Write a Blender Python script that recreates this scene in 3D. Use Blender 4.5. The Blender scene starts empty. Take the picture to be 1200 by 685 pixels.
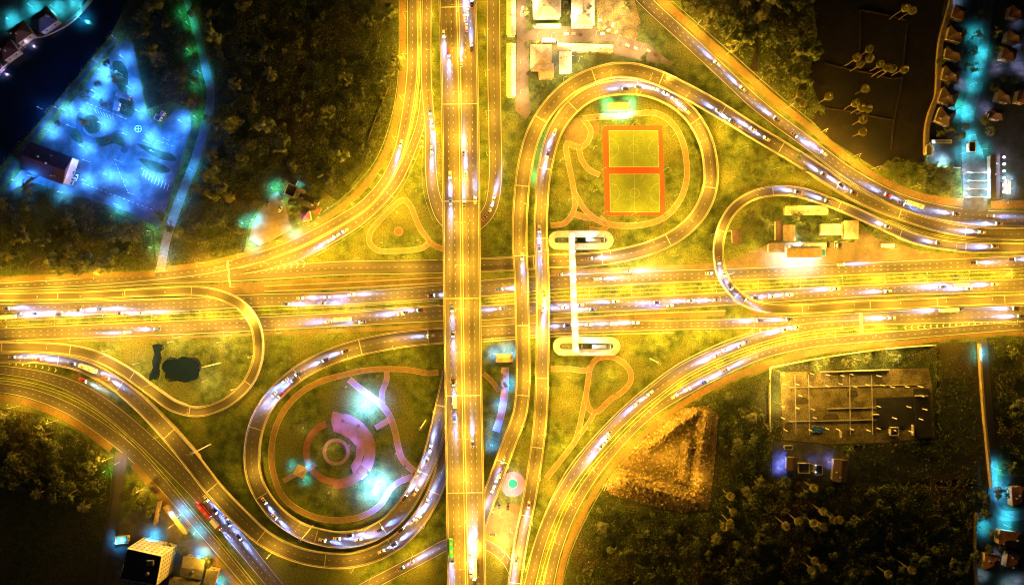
import bpy, math, random
import numpy as np
from mathutils import Vector, Matrix, noise
random.seed(7)
SC = bpy.context.scene
COL = SC.collection
S, H = 0.56, 448.0            # metres per photo pixel at ground level, camera height
R = math.radians

# ------------------------------------------------------------------ basics
def W(px, py, h=0.0):
    k = S * (H - h) / H
    return ((px - 600) * k, (342.5 - py) * k, h)

def tag(o, label=None, cat=None, group=None, kind=None):
    if label: o['label'] = label
    if cat: o['category'] = cat
    if group: o['group'] = group
    if kind: o['kind'] = kind
    return o

def empty(name, loc=(0, 0, 0), rz=0.0):
    o = bpy.data.objects.new(name, None); COL.objects.link(o)
    o.location = loc; o.rotation_euler = (0, 0, rz); o.empty_display_size = .5
    return o

def link_mesh(name, me, parent=None):
    o = bpy.data.objects.new(name, me); COL.objects.link(o)
    if parent is not None: o.parent = parent
    return o

def copy_tree(o, parent=None):
    c = o.copy(); COL.objects.link(c)
    if parent is not None: c.parent = parent
    for ch in list(o.children): copy_tree(ch, c)
    return c

class MB:
    def __init__(s): s.v = []; s.f = []; s.uv = []
    def add(s, vs, fs):
        n = len(s.v); s.v += [tuple(v) for v in vs]; s.f += [tuple(i + n for i in f) for f in fs]; return s
    def box(s, c, d, rz=0.0, taper=1.0):
        x, y, z = d[0] / 2, d[1] / 2, d[2] / 2; ca, sa = math.cos(rz), math.sin(rz); vs = []
        for k, t in ((-1, 1.0), (1, taper)):
            for a, b in ((-1, -1), (1, -1), (1, 1), (-1, 1)):
                X, Y = a * x * t, b * y * t
                vs.append((c[0] + X * ca - Y * sa, c[1] + X * sa + Y * ca, c[2] + k * z))
        return s.add(vs, [(3, 2, 1, 0), (4, 5, 6, 7), (0, 1, 5, 4), (1, 2, 6, 5), (2, 3, 7, 6), (3, 0, 4, 7)])
    def prism(s, poly, z0, z1):
        n = len(poly); a = sum(poly[i][0] * poly[(i + 1) % n][1] - poly[(i + 1) % n][0] * poly[i][1] for i in range(n))
        if a < 0: poly = poly[::-1]
        vs = [(p[0], p[1], z0) for p in poly] + [(p[0], p[1], z1) for p in poly]
        fs = [tuple(range(n - 1, -1, -1)), tuple(range(n, 2 * n))] + [(i, (i + 1) % n, n + (i + 1) % n, n + i) for i in range(n)]
        return s.add(vs, fs)
    def poly(s, poly, z):
        n = len(poly); a = sum(poly[i][0] * poly[(i + 1) % n][1] - poly[(i + 1) % n][0] * poly[i][1] for i in range(n))
        if a < 0: poly = poly[::-1]
        return s.add([(p[0], p[1], z) for p in poly], [tuple(range(n))])
    def tube(s, path, rad, n=6, cap=True):
        path = [Vector(p) for p in path]; m = len(path); vs = []
        rad = rad if isinstance(rad, (list, tuple)) else [rad] * m
        for i, p in enumerate(path):
            t = (path[min(i + 1, m - 1)] - path[max(i - 1, 0)]).normalized()
            a = t.cross(Vector((0, 0, 1)) if abs(t.z) < .9 else Vector((1, 0, 0))).normalized(); b = t.cross(a)
            for k in range(n):
                q = 2 * math.pi * k / n; vs.append(p + (a * math.cos(q) + b * math.sin(q)) * rad[i])
        fs = [(i * n + k, i * n + (k + 1) % n, (i + 1) * n + (k + 1) % n, (i + 1) * n + k) for i in range(m - 1) for k in range(n)]
        if cap: fs += [tuple(range(n)), tuple(range((m - 1) * n, m * n))]
        return s.add(vs, fs)
    def disc(s, c, r, z, n=32, r0=0.0):
        if r0 <= 0: return s.add([(c[0] + r * math.cos(2 * math.pi * k / n), c[1] + r * math.sin(2 * math.pi * k / n), z) for k in range(n)], [tuple(range(n))])
        vs = [(c[0] + q * math.cos(2 * math.pi * k / n), c[1] + q * math.sin(2 * math.pi * k / n), z) for q in (r0, r) for k in range(n)]
        return s.add(vs, [(k, n + k, n + (k + 1) % n, (k + 1) % n) for k in range(n)])
    def ringbox(s, c, r0, r1, z0, z1, n=40, a0=0.0, a1=2 * math.pi):
        full = abs(a1 - a0) > 6.28; m = n if full else n + 1; vs = []
        for k in range(m):
            q = a0 + (a1 - a0) * k / n
            for rr, zz in ((r0, z0), (r1, z0), (r1, z1), (r0, z1)):
                vs.append((c[0] + rr * math.cos(q), c[1] + rr * math.sin(q), zz))
        fs = []
        for k in range(n):
            a, b = k * 4, ((k + 1) % m) * 4
            for j in range(4): fs.append((a + j, a + (j + 1) % 4, b + (j + 1) % 4, b + j))
        if not full: fs += [(0, 3, 2, 1), tuple((m - 1) * 4 + j for j in range(4))]
        return s.add(vs, fs)
    def build(s, name, m, parent=None, smooth=False):
        me = bpy.data.meshes.new(name); me.from_pydata(s.v, [], s.f); me.update()
        if s.uv and len(s.uv) == len(s.v):
            l = me.uv_layers.new(name='UVMap'); idx = np.empty(len(me.loops), dtype=np.int32)
            me.loops.foreach_get('vertex_index', idx)
            l.data.foreach_set('uv', np.array(s.uv, dtype=np.float32)[idx].ravel())
        me.materials.append(m)
        if smooth: me.shade_smooth()
        return link_mesh(name, me, parent)

# ------------------------------------------------------------------ materials
MATS = {}
def mat(name, c1, c2=None, scale=.3, rough=.85, c3=None, scale3=.02, uv=None, emit=None, es=0, bump=0, rnd=0.0, metal=0.0, lo=.35, hi=.65, fine=0.0):
    if name in MATS: return MATS[name]
    m = bpy.data.materials.new(name); m.use_nodes = True; nt = m.node_tree; N = nt.nodes; L = nt.links
    b = N['Principled BSDF']; b.inputs['Roughness'].default_value = rough; b.inputs['Metallic'].default_value = metal
    b.inputs['Base Color'].default_value = (*c1, 1)
    out = None
    tc = N.new('ShaderNodeTexCoord'); mp = N.new('ShaderNodeMapping')
    L.new(tc.outputs['UV' if uv else 'Object'], mp.inputs[0])
    if uv: mp.inputs['Scale'].default_value = uv
    def layer(ca, cb, sc, det, lo=lo, hi=hi):
        n = N.new('ShaderNodeTexNoise'); n.inputs['Scale'].default_value = sc; n.inputs['Detail'].default_value = det
        L.new(mp.outputs[0], n.inputs['Vector'])
        r = N.new('ShaderNodeMapRange'); r.inputs[1].default_value = lo; r.inputs[2].default_value = hi
        L.new(n.outputs[0], r.inputs[0]); x = N.new('ShaderNodeMix'); x.data_type = 'RGBA'
        L.new(r.outputs[0], x.inputs[0])
        if isinstance(ca, tuple): x.inputs[6].default_value = (*ca, 1)
        else: L.new(ca, x.inputs[6])
        x.inputs[7].default_value = (*cb, 1); return x.outputs[2], n
    nz = None
    if c2: out, nz = layer(c1, c2, scale, 6)
    if c3: out, _ = layer(out if out else c1, c3, scale3, 4, .48, .62)
    if fine:
        n3 = N.new('ShaderNodeTexNoise'); n3.inputs['Scale'].default_value = 1.1; n3.inputs['Detail'].default_value = 5; n3.inputs['Roughness'].default_value = .7; L.new(mp.outputs[0], n3.inputs['Vector'])
        r3 = N.new('ShaderNodeMapRange'); r3.inputs[1].default_value = .3; r3.inputs[2].default_value = .7; r3.inputs[3].default_value = 1 - fine; r3.inputs[4].default_value = 1 + fine; L.new(n3.outputs[0], r3.inputs[0])
        x3 = N.new('ShaderNodeVectorMath'); x3.operation = 'SCALE'; L.new(out, x3.inputs[0]); L.new(r3.outputs[0], x3.inputs['Scale']); out = x3.outputs[0]
    if rnd:
        oi = N.new('ShaderNodeObjectInfo'); hs = N.new('ShaderNodeHueSaturation')
        r1 = N.new('ShaderNodeMapRange'); r1.inputs[3].default_value = 1 - rnd; r1.inputs[4].default_value = 1 + rnd
        r2 = N.new('ShaderNodeMapRange'); r2.inputs[3].default_value = .5 - rnd * .06; r2.inputs[4].default_value = .5 + rnd * .06
        L.new(oi.outputs['Random'], r1.inputs[0]); L.new(oi.outputs['Random'], r2.inputs[0])
        L.new(r1.outputs[0], hs.inputs['Value']); L.new(r2.outputs[0], hs.inputs['Hue'])
        if out: L.new(out, hs.inputs['Color'])
        else: hs.inputs['Color'].default_value = (*c1, 1)
        out = hs.outputs[0]
    if out: L.new(out, b.inputs['Base Color'])
    if bump:
        bp = N.new('ShaderNodeBump'); bp.inputs['Strength'].default_value = bump; bp.inputs['Distance'].default_value = .3
        n2 = N.new('ShaderNodeTexNoise'); n2.inputs['Scale'].default_value = scale * 3; n2.inputs['Detail'].default_value = 6
        L.new(mp.outputs[0], n2.inputs['Vector']); L.new(n2.outputs[0], bp.inputs['Height']); L.new(bp.outputs[0], b.inputs['Normal'])
    if emit: b.inputs['Emission Color'].default_value = (*emit, 1); b.inputs['Emission Strength'].default_value = es
    MATS[name] = m; return m

M_ASPH = mat('asphalt', (.062, .057, .054), (.09, .083, .077), 1.0, .8, c3=(.040, .037, .035), scale3=.5, uv=(.55, .03, 1))
M_DECK = mat('deck_asphalt', (.066, .06, .056), (.10, .092, .084), 1.0, .8, c3=(.038, .035, .033), scale3=.5, uv=(.5, .025, 1))
M_LOT = mat('lot_asphalt', (.06, .06, .062), (.11, .11, .11), .25, .75, c3=(.04, .04, .042), scale3=.07, fine=.35)
M_MARK = mat('road_paint', (.62, .62, .6), (.4, .4, .38), 1.2, .6)
M_CONC = mat('concrete', (.40, .375, .34), (.29, .27, .24), .6, .85)
M_WHITEC = mat('white_concrete', (.55, .53, .5), (.42, .4, .37), .5, .8, c3=(.36, .34, .31), scale3=.3)
M_GRASS = mat('lawn', (.022, .042, .006), (.092, .126, .022), .16, .95, c3=(.10, .112, .024), scale3=.035, bump=1.0, fine=.75, lo=.36, hi=.62)
M_ROUGHG = mat('rough_ground', (.02, .03, .008), (.045, .06, .015), .25, .95, c3=(.05, .046, .018), scale3=.03, bump=.9, fine=.6)
M_SOIL = mat('dark_soil', (.012, .0095, .008), (.02, .015, .012), .15, .95, c3=(.010, .009, .008), scale3=.04, bump=.6, fine=.5)
M_DIRT = mat('bare_dirt', (.20, .165, .055), (.085, .066, .026), .16, .95, c3=(.21, .17, .07), scale3=.09, bump=.9, fine=.8)
M_WALK = mat('sidewalk_paver', (.19, .12, .05), (.14, .09, .04), .5, .85, c3=(.11, .085, .045), scale3=.06, fine=.3)
M_APRON = mat('apron_concrete', (.13, .10, .065), (.085, .068, .045), .25, .85, c3=(.16, .125, .085), scale3=.05, fine=.3)
M_PATH = mat('park_path', (.24, .16, .09), (.18, .115, .07), .4, .85)
M_PINK = mat('pink_paver', (.36, .19, .24), (.28, .15, .19), .3, .8)
M_MAUVE = mat('mauve_path', (.26, .18, .24), (.2, .14, .19), .4, .8)
M_CLAY = mat('clay_paver', (.26, .12, .07), (.2, .09, .06), .4, .85)
M_CRED = mat('court_red', (.30, .052, .016), (.25, .044, .014), .5, .8)
M_CGRN = mat('court_green', (.15, .215, .03), (.125, .18, .028), .3, .8, c3=(.11, .155, .028), scale3=.09, fine=.25)
M_WATER = mat('dark_water', (.008, .02, .04), (.005, .013, .03), .05, .2, bump=.15)  # faint blue-teal reflection put into the base colour
M_STEEL = mat('grey_steel', (.3, .3, .29), (.24, .24, .23), 1.0, .5)
M_BARK = mat('bark', (.1, .07, .045), (.06, .045, .03), 2.0, .95)
M_PBARK = mat('palm_bark', (.10, .08, .055), (.07, .055, .04), 2.0, .9)
M_LEAF = mat('leaf_green', (.06, .08, .018), (.10, .12, .03), .5, .8, rnd=.3)
M_LEAFD = mat('leaf_dark', (.042, .058, .015), (.075, .09, .024), .5, .8, rnd=.35)
M_LEAFO = mat('leaf_olive', (.09, .10, .03), (.13, .13, .04), .5, .8, rnd=.25)
M_SCRUB = mat('scrub_leaf', (.045, .064, .013), (.088, .112, .024), .12, .85, c3=(.09, .085, .024), scale3=.03)
M_PALM = mat('palm_leaf', (.26, .25, .06), (.34, .30, .075), .5, .75, rnd=.2)
M_GLASS = mat('dark_glass', (.012, .014, .018), rough=.12)
M_TYRE = mat('tyre_rubber', (.02, .02, .02), rough=.9)
M_BLACK = mat('black_trim', (.02, .02, .022), rough=.6)
M_LENS = mat('sodium_lens', (.9, .8, .5), emit=(1, .72, .25), es=40)
M_LENSW = mat('white_lens', (.9, .9, .9), emit=(.75, .92, 1), es=45)
M_LENSG = mat('green_lens', (.5, .9, .6), emit=(.25, 1, .5), es=40)
M_HEAD = mat('headlamp', (.9, .9, .95), emit=(.8, .9, 1), es=60)
M_TAIL = mat('tail_lamp', (.5, .02, .02), emit=(1, .03, .05), es=8)
M_PANEL = mat('ceiling_panel', (.9, .95, 1), emit=(.75, .92, 1), es=18)
M_WIN = mat('window_lit', (.9, .85, .7), emit=(1, .85, .55), es=2.5)

def flat_mat(name, c, rough=.7): return mat(name, c, tuple(x * .7 for x in c), .35, rough, c3=tuple(x * .6 for x in c), scale3=.12, fine=.3, bump=.3)
ROOF = {
    'maroon': flat_mat('roof_maroon', (.07, .025, .025)), 'brown': flat_mat('roof_brown', (.10, .062, .048)),
    'terracotta': flat_mat('roof_terracotta', (.15, .06, .04)), 'grey': flat_mat('roof_grey', (.2, .19, .18)),
    'white': flat_mat('roof_white', (.66, .64, .6)), 'tan': flat_mat('roof_tan', (.40, .31, .22)),
    'blue': flat_mat('roof_blue', (.05, .09, .2)), 'dark': flat_mat('roof_dark', (.03, .03, .035)),
    'green': flat_mat('roof_green', (.06, .3, .2)), 'pink': flat_mat('roof_pink', (.5, .33, .28)), 'purple': flat_mat('roof_purple', (.16, .05, .4)),
}
WALLM = {'white': flat_mat('wall_white', (.68, .66, .62)), 'cream': flat_mat('wall_cream', (.5, .42, .3)), 'grey': flat_mat('wall_grey', (.3, .3, .29))}

# ------------------------------------------------------------------ occupancy (keeps plants off roads and roofs)
OX, OY = 80, 80
OCC = np.zeros((685 + 2 * OY, 1200 + 2 * OX), dtype=bool)
def mark(px, py, r):
    x0, x1 = int(px - r + OX), int(px + r + OX) + 1; y0, y1 = int(py - r + OY), int(py + r + OY) + 1
    x0, y0 = max(x0, 0), max(y0, 0)
    if x1 > x0 and y1 > y0: OCC[y0:y1, x0:x1] = True
def occ(px, py, r=0):
    for dx, dy in ((0, 0), (r, 0), (-r, 0), (0, r), (0, -r)):
        x, y = int(px + dx + OX), int(py + dy + OY)
        if not (0 <= x < OCC.shape[1] and 0 <= y < OCC.shape[0]) or OCC[y, x]: return True
    return False
def inside(p, poly):
    x, y = p; c = False; j = len(poly) - 1
    for i in range(len(poly)):
        xi, yi = poly[i]; xj, yj = poly[j]
        if (yi > y) != (yj > y) and x < (xj - xi) * (y - yi) / (yj - yi) + xi: c = not c
        j = i
    return c
def mark_poly(poly):
    xs = [p[0] for p in poly]; ys = [p[1] for p in poly]
    for y in range(int(min(ys)), int(max(ys)) + 1):
        for x in range(int(min(xs)), int(max(xs)) + 1):
            if inside((x, y), poly): mark(x, y, .4)

# ------------------------------------------------------------------ polylines
class PL: pass
def catmull(pts, step=5.0, closed=False):
    P = [np.array(p, dtype=float) for p in pts]; out = []; n = len(P)
    rng = range(n if closed else n - 1)
    for i in rng:
        if closed: p0, p1, p2, p3 = P[(i - 1) % n], P[i], P[(i + 1) % n], P[(i + 2) % n]
        else: p0, p1, p2, p3 = P[max(i - 1, 0)], P[i], P[i + 1], P[min(i + 2, n - 1)]
        if not closed and i == 0: p0 = 2 * p1 - p2
        if not closed and i == n - 2: p3 = 2 * p2 - p1
        d = np.linalg.norm(p2[:2] - p1[:2]); m = max(1, int(round(d / step)))
        # centripetal parametrisation
        t0 = 0; t1 = t0 + max(np.linalg.norm(p1[:2] - p0[:2]), 1e-3) ** .5; t2 = t1 + max(d, 1e-3) ** .5; t3 = t2 + max(np.linalg.norm(p3[:2] - p2[:2]), 1e-3) ** .5
        for k in range(m):
            t = t1 + (t2 - t1) * k / m
            A1 = (t1 - t) / (t1 - t0) * p0 + (t - t0) / (t1 - t0) * p1; A2 = (t2 - t) / (t2 - t1) * p1 + (t - t1) / (t2 - t1) * p2
            A3 = (t3 - t) / (t3 - t2) * p2 + (t - t2) / (t3 - t2) * p3
            B1 = (t2 - t) / (t2 - t0) * A1 + (t - t0) / (t2 - t0) * A2; B2 = (t3 - t) / (t3 - t1) * A2 + (t - t1) / (t3 - t1) * A3
            out.append((t2 - t) / (t2 - t1) * B1 + (t - t1) / (t2 - t1) * B2)
    if not closed: out.append(P[-1])
    return out

def line(pts, step=5.0, w=None, do_mark=True, closed=False):
    pts = [tuple(p) + ((w if w else 10,) if len(p) < 3 else ()) for p in pts]
    pts = [p if len(p) == 4 else p + (0.0,) for p in pts]
    q = catmull(pts, step, closed); pl = PL(); pl.px = q; pl.closed = closed
    pl.c = np.array([W(a[0], a[1], a[3]) for a in q]); pl.w = np.array([a[2] * S * (H - a[3]) / H for a in q])
    n = len(q); t = np.zeros((n, 2))
    for i in range(n):
        a = (i - 1) % n if closed else max(i - 1, 0); b = (i + 1) % n if closed else min(i + 1, n - 1)
        d = pl.c[b][:2] - pl.c[a][:2]; t[i] = d / max(np.linalg.norm(d), 1e-9)
    pl.t = t; pl.n = np.stack([-t[:, 1], t[:, 0]], axis=1)
    seg = np.linalg.norm(np.diff(pl.c[:, :2], axis=0), axis=1); pl.s = np.concatenate([[0], np.cumsum(seg)])
    pl.len = float(pl.s[-1])
    if do_mark:
        for a in q: mark(a[0], a[1], a[2] / 2)
    return pl

def at(pl, s, off=0.0):
    i = int(np.clip(np.searchsorted(pl.s, s) - 1, 0, len(pl.s) - 2)); f = (s - pl.s[i]) / max(pl.s[i + 1] - pl.s[i], 1e-9); f = min(max(f, 0), 1)
    c = pl.c[i] * (1 - f) + pl.c[i + 1] * f; n = pl.n[i] * (1 - f) + pl.n[i + 1] * f; n = n / np.linalg.norm(n)
    w = pl.w[i] * (1 - f) + pl.w[i + 1] * f
    return np.array([c[0] + n[0] * off, c[1] + n[1] * off, c[2]]), n, w

def arr(v, pl): return np.full(len(pl.s), float(v)) if np.isscalar(v) else np.asarray(v, dtype=float)
def sheet(mb, pl, o0, o1, dz, i0=0, i1=None):
    o0, o1 = arr(o0, pl), arr(o1, pl); i1 = len(pl.s) if i1 is None else i1; vs = []; uv = []
    for i in range(i0, i1):
        for o in (o0[i], o1[i]):
            vs.append((pl.c[i][0] + pl.n[i][0] * o, pl.c[i][1] + pl.n[i][1] * o, pl.c[i][2] + dz)); uv.append((o, pl.s[i]))
    m = i1 - i0; fs = [(2 * i, 2 * i + 2, 2 * i + 3, 2 * i + 1) for i in range(m - 1)]
    if pl.closed and i0 == 0 and i1 == len(pl.s): fs.append((2 * (m - 1), 0, 1, 2 * (m - 1) + 1))
    mb.add(vs, fs); mb.uv += uv
def sweep(mb, pl, o0, o1, z0, z1, i0=0, i1=None, absz0=None):
    o0, o1 = arr(o0, pl), arr(o1, pl); i1 = len(pl.s) if i1 is None else i1; vs = []; a0 = absz0
    for i in range(i0, i1):
        zb = (pl.c[i][2] + z0) if a0 is None else a0[i]
        for o, z in ((o0[i], zb), (o1[i], zb), (o1[i], pl.c[i][2] + z1), (o0[i], pl.c[i][2] + z1)):
            vs.append((pl.c[i][0] + pl.n[i][0] * o, pl.c[i][1] + pl.n[i][1] * o, z))
    m = i1 - i0; fs = []
    for i in range(m - 1 if not (pl.closed and m == len(pl.s)) else m):
        a, b = i * 4, ((i + 1) % m) * 4
        for j in range(4): fs.append((a + j, b + j, b + (j + 1) % 4, a + (j + 1) % 4))
    if not (pl.closed and m == len(pl.s)): fs += [(0, 1, 2, 3), tuple((m - 1) * 4 + j for j in (3, 2, 1, 0))]
    mb.add(vs, fs)
def dashes(mb, pl, off, dz, dash=1.3, period=4.6, wid=.15, s0=0, s1=None):
    s = s0; s1 = pl.len if s1 is None else s1
    while s + dash < s1:
        a, na, wa = at(pl, s); b, nb, wb = at(pl, s + dash)
        oa = off(wa) if callable(off) else off; ob = off(wb) if callable(off) else off
        vs = []
        for c, n, o in ((a, na, oa), (b, nb, ob)):
            for e in (-wid / 2, wid / 2): vs.append((c[0] + n[0] * (o + e), c[1] + n[1] * (o + e), c[2] + dz))
        mb.add(vs, [(0, 2, 3, 1)]); s += period

ROADS = {}
ZK = [0.03]
def ground_road(key, name, label, pts, lanes=2, edge=True, m=None, step=5, inset=.6):
    pl = line(pts, step); ROADS[key] = pl; z = ZK[0]; ZK[0] += .006
    pl.dz = z; mb = MB(); sheet(mb, pl, -pl.w / 2, pl.w / 2, z)
    o = mb.build(name, m or M_ASPH); tag(o, label, 'road', kind='structure')
    mk = MB(); paint(mk, pl, lanes, z + .003, inset, edge)
    if mk.f: tag(mk.build('road_markings', M_MARK), 'white painted lane lines on the ' + label, 'markings', kind='structure')
    return pl
def paint(mk, pl, lanes, z, inset, edge, offs=None):
    if edge:
        sheet(mk, pl, -pl.w / 2 + inset, -pl.w / 2 + inset + .24, z); sheet(mk, pl, pl.w / 2 - inset - .24, pl.w / 2 - inset, z)
    if offs is not None:
        for f in offs: dashes(mk, pl, f, z)
    else:
        for k in range(1, lanes): dashes(mk, pl, (lambda w, k=k: (w - 2 * inset) * (k / lanes - .5)), z)
    mk.uv = []

def flyover(key, label, pts, lanes=2, inset=.75, offs=None, median=False, pier_gap=32, wide_pier=False, joints=45):
    pl = line(pts, 5); ROADS[key] = pl; pl.dz = .13
    c0 = W(*pts[len(pts) // 2][:2]); root = empty('flyover', (0, 0, 0)); tag(root, label, 'flyover')
    hw = pl.w / 2
    mb = MB(); zb = np.where(pl.c[:, 2] > 3.0, pl.c[:, 2] - 1.1, -0.02); sweep(mb, pl, -hw, hw, 0, .12, absz0=zb); mb.build('deck', M_CONC, root)
    mb = MB(); sheet(mb, pl, -hw + .36, hw - .36, .13); mb.build('road_surface', M_DECK, root)
    mk = MB(); paint(mk, pl, lanes, .134, inset, True, offs); mk.build('lane_markings', M_MARK, root)
    for sg in (-1, 1):
        mb = MB(); a, b = (-hw, -hw + .35) if sg < 0 else (hw - .35, hw); sweep(mb, pl, a, b, .12, 1.0)
        p = mb.build('parapet', M_CONC, root)
        rb = MB(); mid = (a + b) / 2; sweep(rb, pl, mid - .06, mid + .06, 1.12, 1.24)
        for s in np.arange(2, pl.len, 6.0):
            q, n, w = at(pl, s); o = sg * (w / 2 - .175); rb.box((q[0] + n[0] * o, q[1] + n[1] * o, q[2] + 1.06), (.1, .1, .124))
        rb.build('hand_rail', M_STEEL, p)
    if median:
        for o in (-.75, .75):
            mb = MB(); sweep(mb, pl, o - .22, o + .22, .13, .95); mb.build('median_barrier', M_CONC, root)
    if joints:
        s = joints * .6
        while s < pl.len:
            q, n, w = at(pl, s); MB().box((q[0], q[1], q[2] + .134), (.55, w - 1.0, .012), math.atan2(-n[0], n[1])).build('expansion_joint', M_CONC, root); s += joints
    s = 10
    while s < pl.len - 4:
        q, n, w = at(pl, s)
        if q[2] > 4.2:
            rz = math.atan2(-n[0], n[1])
            top = q[2] - 1.1
            px, py = q[0] / S + 600, 342.5 - q[1] / S
            pm = MB()
            if wide_pier:
                for e in (-.3, .3): pm.tube([(q[0] + n[0] * e * w, q[1] + n[1] * e * w, -.1), (q[0] + n[0] * e * w, q[1] + n[1] * e * w, top - 1.2)], .9, 12)
                pm.box((q[0], q[1], top - .61), (2.0, w * .8, 1.2), rz)
            else:
                pm.tube([(q[0], q[1], -.1), (q[0], q[1], top - .9)], .8, 12); pm.box((q[0], q[1], top - .46), (1.7, w * .7, .9), rz)
            pm.build('pier', M_CONC, root)
        s += pier_gap
    return pl

def strip(name, label, cat, pts, m, z1=.16, w=None, kind='structure'):
    pl = line(pts, 5, w); mb = MB(); sweep(mb, pl, -pl.w / 2, pl.w / 2, 0, z1, absz0=np.full(len(pl.s), -.02)); o = mb.build(name, m)
    tag(o, label, cat, kind=kind); return pl

def patch(name, label, poly, m, z, cat='ground', markit=False, smooth=False, kind='structure'):
    if smooth: poly = [(p[0], p[1]) for p in catmull([tuple(p) + (1, 0) for p in poly], 4, True)]
    if markit: mark_poly(poly)
    o = MB().poly([W(*p)[:2] for p in poly], z).build(name, m); return tag(o, label, cat, kind=kind)

# ------------------------------------------------------------------ ground and water
g = MB(); g.add([(-900, -900, 0), (900, -900, 0), (900, 900, 0), (-900, 900, 0)], [(0, 1, 2, 3)])
tag(g.build('ground', M_GRASS), 'patchy mown grass ground between the roads of the interchange', 'ground', kind='structure')
WOODS = {
    'tl': [(228, -30), (466, -30), (466, 110), (448, 170), (400, 232), (355, 262), (395, 235), (345, 200), (318, 218), (292, 262), (285, 300), (200, 312), (196, 290), (215, 240), (238, 190), (252, 130), (252, 90), (238, 40)],
    'gap': [(125, -30), (212, -30), (228, 60), (236, 110), (232, 130), (200, 118), (172, 128), (156, 50), (150, 40)],
    'wt': [(-30, 240), (35, 216), (100, 232), (180, 270), (184, 316), (100, 319), (-30, 323)],
    'sw': [(-30, 474), (40, 484), (85, 502), (125, 535), (130, 560), (128, 590), (100, 585), (60, 575), (-30, 570)],
    'swdark': [(-30, 570), (60, 575), (126, 590), (110, 720), (-30, 720)],
    'ne': [(790, -30), (950, -30), (955, 40), (945, 90), (958, 130), (945, 152), (900, 108), (850, 62), (800, 12)],
    'nebelt': [(1030, 195), (1045, 185), (1124, 198), (1124, 232), (1085, 226), (1050, 212)],
    'se': [(660, 720), (668, 650), (690, 602), (712, 562), (746, 524), (776, 497), (806, 476), (850, 453), (900, 434), (1000, 412), (1060, 408), (1100, 402), (1100, 515), (1000, 525), (1000, 570), (1140, 560), (1140, 720)],
    'sedark': [(1098, 402), (1144, 400), (1158, 590), (1140, 600), (1140, 570), (1000, 565), (1000, 522), (1098, 518)],
    'east': [(1156, 396), (1240, 392), (1240, 560), (1172, 555), (1162, 520)],
}
for k, lab in (('tl', 'rough wooded ground beside the northwest frontage road'), ('gap', 'dark rough ground between the canal and the lit footpath'), ('wt', 'rough scrub ground below the blue driving course'), ('sw', 'rough wooded ground outside the southwest curve'),
               ('swdark', 'unlit open ground in the southwest corner'), ('ne', 'rough wooded ground beside the northeast highway'), ('se', 'rough overgrown ground in the southeast'), ('sedark', 'bare unlit plot beside the construction site'), ('east', 'overgrown plot beside the eastern lane')):
    patch('rough_ground', lab, WOODS[k], M_ROUGHG, .006)
patch('field', 'dark ploughed field with palm rows', [(948, -30), (1112, -30), (1098, 50), (1096, 110), (1084, 150), (1083, 190), (1040, 190), (1028, 198), (975, 165), (950, 140), (962, 125), (948, 90), (958, 40)], M_SOIL, .01, 'field')
CANAL = [(-60, 150), (0, 88), (40, 45), (85, 25), (115, -30), (165, -30), (130, 40), (90, 90), (40, 150), (0, 195), (-60, 260)]
patch('water', 'dark still canal water running past the driving course', CANAL, M_WATER, .012, 'canal', True)
patch('pond_water', 'small dark round pond inside the western loop', [(195, 421), (201, 418), (208, 419.5), (214, 417), (223, 419), (230, 418.5), (235, 424), (236.5, 431), (233, 436), (234, 442), (226, 446), (217, 448.5), (208, 446), (199, 447.5), (193, 443), (194, 437), (189.5, 432), (191, 425)], M_WATER, .02, 'pond', True, True)
patch('ditch_water', 'narrow dark inlet beside the round pond', [(178, 404), (184, 402.5), (192, 403.5), (192, 409), (188, 412), (190, 420), (187, 428), (188, 437), (185, 446), (180, 444), (174, 447), (175, 438), (179, 431), (178, 423), (181, 414)], M_WATER, .016, 'pond', True)
patch('yard', 'paved house yards on the far canal bank', [(-40, 100), (0, 80), (30, 44), (52, 38), (84, 20), (106, -8), (110, -40), (-40, -40)], M_LOT, .008, 'yard')
patch('yard', 'paved yards of the estate houses', [(1112, -40), (1104, 40), (1100, 90), (1098, 120), (1090, 150), (1090, 190), (1124, 196), (1130, 240), (1160, 240), (1240, 236), (1240, -40)], mat('yard_dark', (.03, .034, .034), (.055, .06, .06), .2, .9, c3=(.022, .032, .014), scale3=.08, fine=.5), .008, 'yard')
patch('yard', 'paved yards of the southeast houses', [(1144, 590), (1164, 556), (1240, 560), (1240, 730), (1144, 730)], MATS['yard_dark'], .008, 'yard')
COURSE = [(-40, 275), (0, 234), (60, 150), (138, 52), (148, 47), (156, 52), (164, 95), (170, 132), (188, 150), (205, 128), (222, 128), (224, 150), (214, 180), (196, 240), (186, 268), (150, 248), (100, 232), (40, 214), (25, 218), (0, 232), (-40, 285)]
patch('course_pavement', 'pale asphalt yard of the driving course lit bright blue', COURSE, M_LOT, .02, 'yard', True)

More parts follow.
